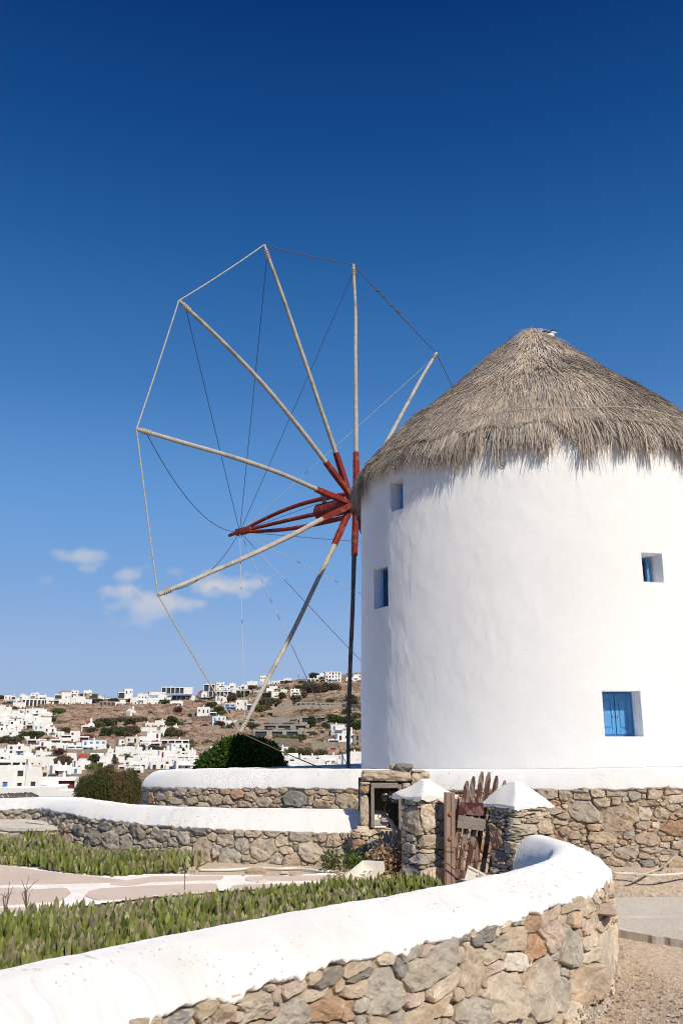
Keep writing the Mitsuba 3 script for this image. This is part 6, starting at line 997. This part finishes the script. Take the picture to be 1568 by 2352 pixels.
for t, rows in ((1, [(25, 450, 110, 50, 'dark'), (1255, 410, 80, 55, 'olive'), (1420, 430, 120, 50, 'dark'), (500, 708, 70, 28, 'magenta'), (735, 622, 130, 80, 'light'), (645, 722, 80, 60, 'dark'), (300, 940, 120, 90, 'dark'), (400, 925, 130, 90, 'dark'), (480, 915, 110, 70, 'olive'), (60, 990, 120, 90, 'brown'), (150, 1000, 120, 90, 'brown'), (230, 975, 110, 80, 'dark'), (820, 870, 90, 80, 'olive'), (1112, 940, 105, 48, 'magenta'), (1210, 800, 120, 80, 'olive'), (1290, 780, 120, 100, 'dark'), (1380, 770, 130, 110, 'olive'), (1330, 890, 130, 100, 'dark'), (1420, 860, 110, 100, 'brown'), (1140, 860, 140, 60, 'olive'), (1520, 890, 110, 110, 'dark'), (1345, 1085, 55, 90, 'dark'), (490, 1098, 100, 55, 'maroon'), (690, 1050, 70, 40, 'light'), (715, 1150, 110, 100, 'maroon'), (795, 1140, 95, 60, 'olive'), (410, 1188, 110, 50, 'maroon'), (560, 1190, 60, 40, 'palm'), (650, 1190, 120, 44, 'light'), (335, 1248, 70, 90, 'palm'), (778, 1262, 165, 140, 'brown'), (1175, 1238, 115, 110, 'dark'), (1150, 1330, 130, 90, 'light'), (1230, 1310, 120, 80, 'light'), (1435, 1240, 60, 110, 'dark'), (232, 530, 50, 80, 'palm'), (545, 508, 40, 60, 'dark'), (445, 530, 80, 32, 'dark'), (160, 915, 44, 60, 'palm'), (330, 860, 60, 36, 'dark'), (1000, 790, 60, 30, 'olive'), (600, 980, 70, 50, 'brown'), (260, 640, 60, 50, 'olive'), (120, 580, 110, 40, 'brown')]),
    (2, [(268, 384, 110, 64, 'dark'), (385, 380, 60, 44, 'olive'), (442, 398, 56, 44, 'olive'), (565, 405, 80, 36, 'olive'), (690, 386, 70, 34, 'dark'), (25, 425, 60, 52, 'dark'), (672, 500, 120, 48, 'olive'), (120, 730, 120, 80, 'brown'), (215, 750, 120, 90, 'olive'), (290, 740, 110, 70, 'brown'), (250, 860, 160, 110, 'brown'), (110, 900, 120, 90, 'dark'), (190, 920, 100, 70, 'olive'), (380, 730, 100, 60, 'olive'), (560, 724, 60, 44, 'dark'), (475, 640, 54, 42, 'dark'), (822, 600, 80, 62, 'maroon'), (740, 750, 100, 120, 'dark'), (700, 800, 60, 60, 'dark'), (845, 780, 90, 50, 'light'), (960, 684, 50, 60, 'dark'), (1012, 706, 46, 40, 'dark'), (1215, 545, 90, 70, 'dark'), (1265, 530, 60, 50, 'dark'), (1340, 598, 100, 80, 'dark'), (1265, 640, 110, 50, 'dark'), (1500, 450, 100, 120, 'brown'), (740, 890, 120, 120, 'olive'), (820, 910, 110, 100, 'brown'), (605, 930, 44, 70, 'dark'), (845, 1115, 100, 80, 'dark'), (950, 1080, 90, 80, 'light'), (1010, 1060, 80, 60, 'light'), (372, 1090, 66, 90, 'olive'), (480, 1085, 70, 80, 'dark'), (550, 1085, 80, 70, 'olive'), (640, 1088, 80, 56, 'dark'), (205, 1075, 100, 56, 'dark'), (190, 1190, 56, 54, 'dark'), (150, 1222, 60, 50, 'dark'), (1385, 846, 60, 64, 'dark'), (1460, 822, 60, 74, 'dark'), (1525, 780, 60, 50, 'dark'), (1350, 775, 100, 70, 'maroon'), (1165, 806, 90, 50, 'magenta'), (890, 890, 50, 40, 'dark'), (1100, 500, 110, 40, 'brown'), (990, 1000, 50, 60, 'brown'), (1200, 1010, 130, 46, 'light'), (700, 1245, 70, 60, 'olive'), (595, 1255, 40, 36, 'dark'), (1060, 660, 50, 60, 'olive'), (1400, 640, 110, 50, 'light')]),
    (3, [(30, 262, 60, 60, 'brown'), (95, 265, 70, 40, 'dark'), (160, 310, 120, 90, 'brown'), (640, 255, 100, 40, 'olive'), (958, 180, 95, 68, 'dark'), (1110, 165, 80, 70, 'dark'), (1175, 130, 80, 44, 'dark'), (1052, 206, 70, 40, 'olive'), (938, 250, 52, 34, 'dark'), (815, 252, 100, 32, 'dark'), (775, 315, 100, 50, 'dark'), (880, 325, 130, 110, 'brown'), (980, 330, 110, 110, 'brown'), (1070, 325, 110, 110, 'brown'), (1160, 322, 110, 100, 'brown'), (1250, 325, 90, 90, 'brown'), (830, 405, 60, 90, 'olive'), (565, 435, 85, 90, 'dark'), (375, 420, 90, 70, 'dark'), (435, 335, 60, 36, 'olive'), (522, 330, 30, 46, 'dark'), (610, 330, 70, 40, 'light'), (330, 505, 110, 110, 'brown'), (410, 515, 100, 110, 'brown'), (500, 512, 90, 90, 'brown'), (735, 470, 90, 90, 'brown'), (270, 590, 110, 80, 'light'), (360, 575, 80, 60, 'olive'), (380, 612, 90, 34, 'dark'), (556, 600, 90, 36, 'light'), (314, 680, 54, 40, 'dark'), (850, 616, 110, 40, 'olive'), (985, 618, 90, 46, 'olive'), (1370, 620, 90, 80, 'dark'), (1425, 445, 120, 60, 'olive'), (1442, 508, 105, 80, 'dark'), (1215, 720, 130, 90, 'dark'), (1290, 740, 100, 90, 'dark'), (1490, 680, 110, 70, 'olive'), (1490, 800, 120, 110, 'dark'), (1400, 730, 100, 90, 'dark'), (935, 760, 90, 130, 'dark'), (1002, 716, 58, 72, 'dark'), (1110, 800, 80, 70, 'dark'), (690, 730, 60, 44, 'dark'), (735, 735, 50, 40, 'dark'), (560, 960, 180, 70, 'light'), (700, 985, 150, 80, 'olive'), (800, 950, 100, 80, 'dark'), (230, 815, 130, 60, 'dark'), (130, 800, 110, 70, 'olive'), (952, 902, 80, 58, 'dark'), (1050, 880, 70, 50, 'dark'), (855, 832, 80, 34, 'dark'), (420, 778, 160, 24, 'light'), (650, 776, 160, 24, 'olive'), (680, 1120, 100, 80, 'dark'), (800, 1125, 100, 80, 'olive'), (890, 1130, 100, 90, 'brown'), (1050, 1150, 110, 80, 'olive'), (980, 1160, 80, 60, 'brown'), (1285, 1150, 140, 120, 'palm'), (1460, 1112, 130, 70, 'dark'), (508, 1092, 60, 50, 'dark'), (1010, 990, 80, 40, 'brown'), (640, 850, 120, 22, 'light'), (380, 855, 120, 22, 'dark'), (910, 1240, 60, 50, 'light'), (1000, 1240, 60, 60, 'dark'), (900, 560, 60, 30, 'olive'), (1170, 480, 100, 40, 'olive')])):
    for q in rows: tree(t, *q)
STOP = ('a', 'the', 'with', 'and', 'on', 'of', 'in', 'at', 'by', 'left', 'right', 'under', 'below', 'two', 'small', 'tall', 'its', 'dark', 'white', 'beside', 'behind', 'above', 'long', 'near', 'long', 'wide', 'pale')
seen = {}
for cx, cy, words, cat, key, grp in [(a, b, {'palm': 'palm', 'bougainvillea': f'{kind} bougainvillea'}.get(c, f'{TCAT[kind]} {c}'), c, k, 'trees and shrubs of the hillside') for a, b, kind, c, k in TREES] + [(a, b, 'small plain white house' if f == 1 else 'small two storey white house', 'house', k, g) for a, b, f, k, g in FILL]:
    best = min(PLACED, key=lambda p: math.hypot(max(abs(cx - p[0]) - p[2], 0), max(abs(cy - p[1]) - p[3], 0) * 1.3) + .15 * math.hypot(cx - p[0], cy - p[1]))
    dx, dy = cx - best[0], cy - best[1]; rel = 'left of' if dx < -best[2] * .8 else ('right of' if dx > best[2] * .8 else ('above' if dy < 0 else 'below'))
    seen.setdefault((words, rel, best[4]), []).append((cx, key, cat, grp))
for (words, rel, holder), rows in seen.items():
    for n_, (cx, key, cat, grp) in enumerate(sorted(rows)):
        pre = '' if len(rows) == 1 else (('left ', 'right ')[n_] if len(rows) == 2 else ('leftmost ', 'second ', 'third ', 'fourth ', 'fifth ', 'sixth ')[min(n_, 5)]); ws = (pre + words + ' ' + rel + ' the ' + holder).split()
        while len(ws) > 16 or ws[-1] in STOP: ws = ws[:-1]
        tag(key, ' '.join(ws), cat, grp)
# --- rocks and low scrub of the slope
ro, sc_ = MB(), MB(); P_ = []
while len(P_) < 9000:
    x, y = rh.uniform(-60, 840), rh.uniform(1600, 1745); p = hit(x, y) if False else None
    az, r = math.radians(rh.uniform(-23, 3)), rh.uniform(395, 810); p = np.array([r * math.sin(az), r * math.cos(az), 0]); d = meshkit.fbm(np.array([p[0] * .03, p[1] * .03, 0]), 3, 2)
    if rh.uniform() < (d - .32) * 3: P_.append(p)
P_ = np.array(P_); P_[:, 2] = terrain_z(P_[:, 0], P_[:, 1]); ico = trimesh.creation.icosphere(subdivisions=1); iv, if_ = np.array(ico.vertices), np.array(ico.faces); n = len(P_)
s = rh.uniform(.35, 1.0, n) ** 2 * 2.3; V = iv[None] * (1 + .35 * rh.uniform(-1, 1, (n, len(iv), 1))) * (s[:, None] * np.stack([rh.uniform(1, 1.9, n), rh.uniform(.7, 1.2, n), rh.uniform(.4, .8, n)], 1))[:, None] + P_[:, None] 
ro.add(V.reshape(-1, 3), (if_[None] + (np.arange(n) * len(iv))[:, None, None]).reshape(-1, 3), np.repeat(np.stack([(rh.choice([0, 5, 4, 0, 7], n) + .5) / 8, rh.uniform(0, 1, n)], 1), len(iv), 0))
mat('hill_rock', prin(lambda p, n, uv: mix((.21, .14, .10), (.40, .30, .225), uv.y) * (.8 + .4 * noise(p.x * 1.5, p.y * 1.5, p.z * 1.5)), .95, .1))
put('hillside_rocks', ro, 'hill_rock', kind='stuff', label='brown rock outcrops scattered over the dry slope')
n = 9000; az, r = np.radians(rh.uniform(-23, 4, n)), rh.uniform(390, 810, n); P_ = np.stack([r * np.sin(az), r * np.cos(az), 0 * r], 1); kp = meshkit.fbm(P_ * .035 + 9, 3, 6) > .50; P_ = P_[kp]; P_[:, 2] = terrain_z(P_[:, 0], P_[:, 1]); n = len(P_); k = 14
Q = np.repeat(P_, k, 0) + rh.normal(size=(n * k, 3)) * [.55, .55, .22] + [0, 0, .25]
for nm, sel, mt_ in (('dry_scrub', np.arange(len(Q)) // k % 3 == 0, 'far_leaf_brown'), ('green_scrub', np.arange(len(Q)) // k % 3 > 0, 'far_leaf_olive')):
    put(nm, leaf_cloud(MB(), Q[sel], .55, rh, .4, .8), mt_, kind='stuff', label='low scrub tufts over the hillside, ' + nm.split('_')[0])
# --- poles, wires, roof furniture, cars
wires = []
for k, (t, x, yb, yt, lb) in enumerate([(1, 1292, 425, 330, 'left of two close utility poles on the left skyline'), (1, 1312, 425, 320, 'right of two close utility poles on the left skyline'), (1, 1358, 425, 345, 'utility pole alone right of the close pair'), (1, 883, 560, 425, 'thin dark pole before the white stepped house'), (2, 237, 360, 310, 'utility pole over the skyline round tree'), (2, 583, 380, 303, 'double utility pole left of the long pergola house'), (2, 1052, 345, 268, 'utility pole right of the long pergola house'), (2, 1268, 280, 245, 'utility pole over the upper cluster'), (2, 1515, 265, 232, 'utility pole at the right of the upper cluster'), (2, 908, 815, 650, 'double wooden pole beside the road bend'), (3, 568, 215, 180, 'utility pole over the dark pergola house'), (3, 764, 240, 152, 'tall utility pole on the right skyline'), (3, 862, 235, 175, 'utility pole left of the columned skyline house'), (1, 195, 950, 815, 'thin pole before the left hedge'), (1, 1188, 1390, 1265, 'pale wooden pole beside the yellow green shrubs'), (3, 1078, 1010, 945, 'dark pole left of the lower villa')]):
    (a, b), (_, c) = tile(t, x, yb), tile(t, x, yt); p = hit(a, b); r = math.hypot(p[0], p[1]); p[2] = float(terrain_z(p[0], p[1])); h = (b - c) * r / 2150; key = thing('utility_pole', lb, 'utility pole'); put('pole', tube(MB(), [p - [0, 0, .5], p + [0, 0, h]], [.16, .12], 6), 'dark_wood', key); m = MB(); box(m, p + [0, 0, h * .93], (1.8, .14, .14)); put('crossarm', m, 'dark_wood', key); wires.append(p + [0, 0, h * .95])
for a, b in ((0, 2), (2, 4), (4, 5), (5, 6), (6, 7), (7, 8), (8, 10), (10, 11), (11, 12)):
    k = thing('power_line', f'thin wire span number {a + 1} along the skyline'.replace(f'span number {a + 1} along', ['span right of the close poles along', '', 'span over the left white houses along', '', 'span over the round tree along', 'span over the long pergola house along', 'span left of the upper cluster along', 'span above the upper cluster along', 'span behind the long sail arm along', '', 'span left of the tall right pole along', 'span right of the tall pole along'][a]), 'wire'); put('wire', tube(MB(), rope_pts(wires[a], wires[b], 1.2), .035, 4), 'dark_wire', k)
for k, (x, y, s, lb) in enumerate([(890, 1280, 46, 'leftmost white satellite dish above the terrace coping'), (972, 1275, 58, 'biggest upright white satellite dish in the middle above the coping'), (1042, 1275, 44, 'right white satellite dish above the coping')]):
    c = on_y(*tile(3, x, y), 300.0); q = s / 3.136 / 1.7417 * 300 / 2110 / 2; key = thing('satellite_dish', lb, 'satellite dish'); R = np.stack([[1, 0, 0], [0, .25, .97], [0, -.97, .25]], 1); m = MB(); lathe(m, [(q * a, q * .3 * a * a) for a in np.linspace(0, 1, 6)], c, 20, R=R); put('dish', m, 'town_white', key, smooth=True); m = MB(); tube(m, [c + [0, .2, 0], c + [0, .3, -2.2]], .07, 5); put('mast', m, 'bare_metal', key); m = MB(); tube(m, [c - [0, 0, q], c + [0, -q, -.1]], .04, 4); put('arm', m, 'bare_metal', key)
for k, (t, x, y, w, h, lb, r) in enumerate([(3, 655, 1247, 40, 36, 'left dark solar panel of the pair right of the bush', 300), (3, 690, 1245, 38, 34, 'right dark solar panel of the pair right of the bush', 300), (3, 840, 1325, 70, 26, 'dark solar panel low above the coping', 285), (3, 1090, 1278, 50, 40, 'dark solar panel right of the dishes', 300), (3, 1180, 1285, 60, 34, 'dark solar panel left of the vertical sail arm', 300), (1, 1385, 1312, 90, 45, 'large dark solar panel above the weeping tree', 240), (3, 1230, 1285, 40, 30, 'narrow dark solar panel touching the vertical sail arm', 300), (1, 650, 1432, 100, 40, 'dark roof tanks on a white roof in the lower left', 215), (1, 815, 1445, 100, 44, 'grey solar tank on the porch roof in the lower left', 215)]):
    c = on_y(*tile(t, x, y), float(r)); q = r / 2110 / 3.136 / 1.7417; key = thing('solar_panel', lb, 'solar panel'); R = np.array([[1, 0, 0], [0, math.cos(.9), -math.sin(.9)], [0, math.sin(.9), math.cos(.9)]]); m = MB(); box(m, c, (w * q, h * q, .08), R); put('panel', m, 'solar_black', key); m = MB(); tube(m, [c + [-w * q * .45, .5, h * q * .55], c + [w * q * .45, .5, h * q * .55]], .22, 8); put('tank', m, 'bare_metal', key); m = MB(); [tube(m, [c + [sx * w * q * .4, .4, h * q * .3], c + [sx * w * q * .4, .5, -h * q * .6 - .6]], .05, 4) for sx in (-1, 1)]; put('legs', m, 'bare_metal', key)
mat('car_red', prin((.35, .03, .04), .35, .5)); mat('car_white', prin((.7, .7, .7), .35, .5)); mat('car_dark', prin((.04, .045, .05), .35, .5))
for k, (t, x, y, w, bs, lb) in enumerate([(2, 895, 680, 50, 'car_red', 'dark red car parked beside the hill road'), (3, 172, 742, 50, 'car_dark', 'dark car under the carport of the grey villa'), (3, 1205, 1118, 60, 'car_red', 'red car behind the dark vertical sail arm'), (2, 130, 1152, 70, 'car_white', 'white car in the car park of the lower middle town'), (2, 190, 1105, 70, 'car_dark', 'dark car shaded by trees in the middle town'), (1, 1420, 1148, 70, 'car_dark', 'dark car left of the car park row right of the hotel'), (1, 1510, 1152, 80, 'car_white', 'silver white car right of the hotel'), (2, 60, 1150, 60, 'car_white', 'white car at the left of the car park'), (2, 965, 792, 30, 'car_dark', 'dark bin like car at the lower road bend'), (2, 195, 540, 60, 'car_dark', 'dark car below the small bluish white house')]):
    p = hit(*tile(t, x, y)); p[2] = float(terrain_z(p[0], p[1])); L = 4.1; key = thing('parked_car', lb, 'car'); yw = rh.uniform(-.3, .3); R = rotz(yw)
    prof = SP([(-2, .3), (2, .3), (2.05, .75), (1.2, .95), (.7, 1.42), (-1.0, 1.45), (-1.7, .98), (-2.05, .9)]); tm_ = trimesh.creation.extrude_polygon(prof, 1.6, engine='earcut'); v = np.array(tm_.vertices); put('body', MB().add(p + np.stack([v[:, 0], v[:, 2] - .8, v[:, 1]], 1) @ R.T, np.array(tm_.faces)[:, ::-1]), bs, key)
    m = MB(); box(m, p + R @ np.array([-.15, -.81, 1.18]), (1.5, .02, .34), R); put('side_window', m, 'pane_dark', key)
    for sx in (-1.3, 1.25): m = MB(); lathe(m, [(0, -.1), (.32, -.1), (.32, .1), (0, .1)], p + R @ np.array([sx, -.78, .32]), 12, R=R @ np.array([[1, 0, 0], [0, 0, 1], [0, -1, 0]])); put('wheel', m, 'black_plastic', key)
# --- pergola and white walls of the nearest roofs at the left
pg = thing('reed_pergola', 'dark reed pergola roof on posts above the garden wall at the left edge', 'pergola'); rp0 = 118.0; c = lambda x, y, d=0: on_y(*tile(1, x, y), rp0 + d)
m = MB(); A, B, Cq, Dq = c(-60, 1702), c(482, 1682), c(380, 1637, 5), c(-60, 1652, 5)
for k in range(30): q = k / 29; a = A + (B - A) * q; b = Dq + (Cq - Dq) * q; tube(m, [a + [rh.randn() * .05, 0, .03 * rh.randn()], b + [0, 0, .03 * rh.randn()]], .05 + .03 * rh.uniform(), 5)
put('reeds', m, 'dark_wood', pg, kind='stuff', label='weathered reeds'); m = MB(); beam(m, A - [0, 0, .1], B - [0, 0, .1], .14, .16); beam(m, Dq - [0, 0, .1], Cq - [0, 0, .1], .14, .16); put('beams', m, 'dark_wood', pg)
for x in (10, 150, 300, 450): m = MB(); a = c(x, 1690); beam(m, a - [0, 0, 2.6], a, .16, .16); put('post', m, 'dark_wood', pg)
for k, (x0, y0, x1, y1, r, lb) in enumerate([(-40, 1578, 466, 1800, 150, 'broad blank white wall house behind the reed pergola'), (462, 1566, 690, 1800, 140, 'blank white wall house left of the weeping tree, taller part'), (690, 1615, 905, 1800, 140, 'blank white wall house touching the weeping tree')]):
    a, b = on_y(*tile(1, x0, y0), float(r)), on_y(*tile(1, x1, y1), float(r)); key = thing('house', lb, 'house'); m = MB(); zb = float(terrain_z(a[0], r)) - .5; pn = []; volume(m, np.array([(a[0] + b[0]) / 2, r + 3.0, 0]), .02 * k, b[0] - a[0], 6.0, zb, a[2] - zb, 1, 'town_white', pn, 'w'); put('wall', m, 'town_white', key)
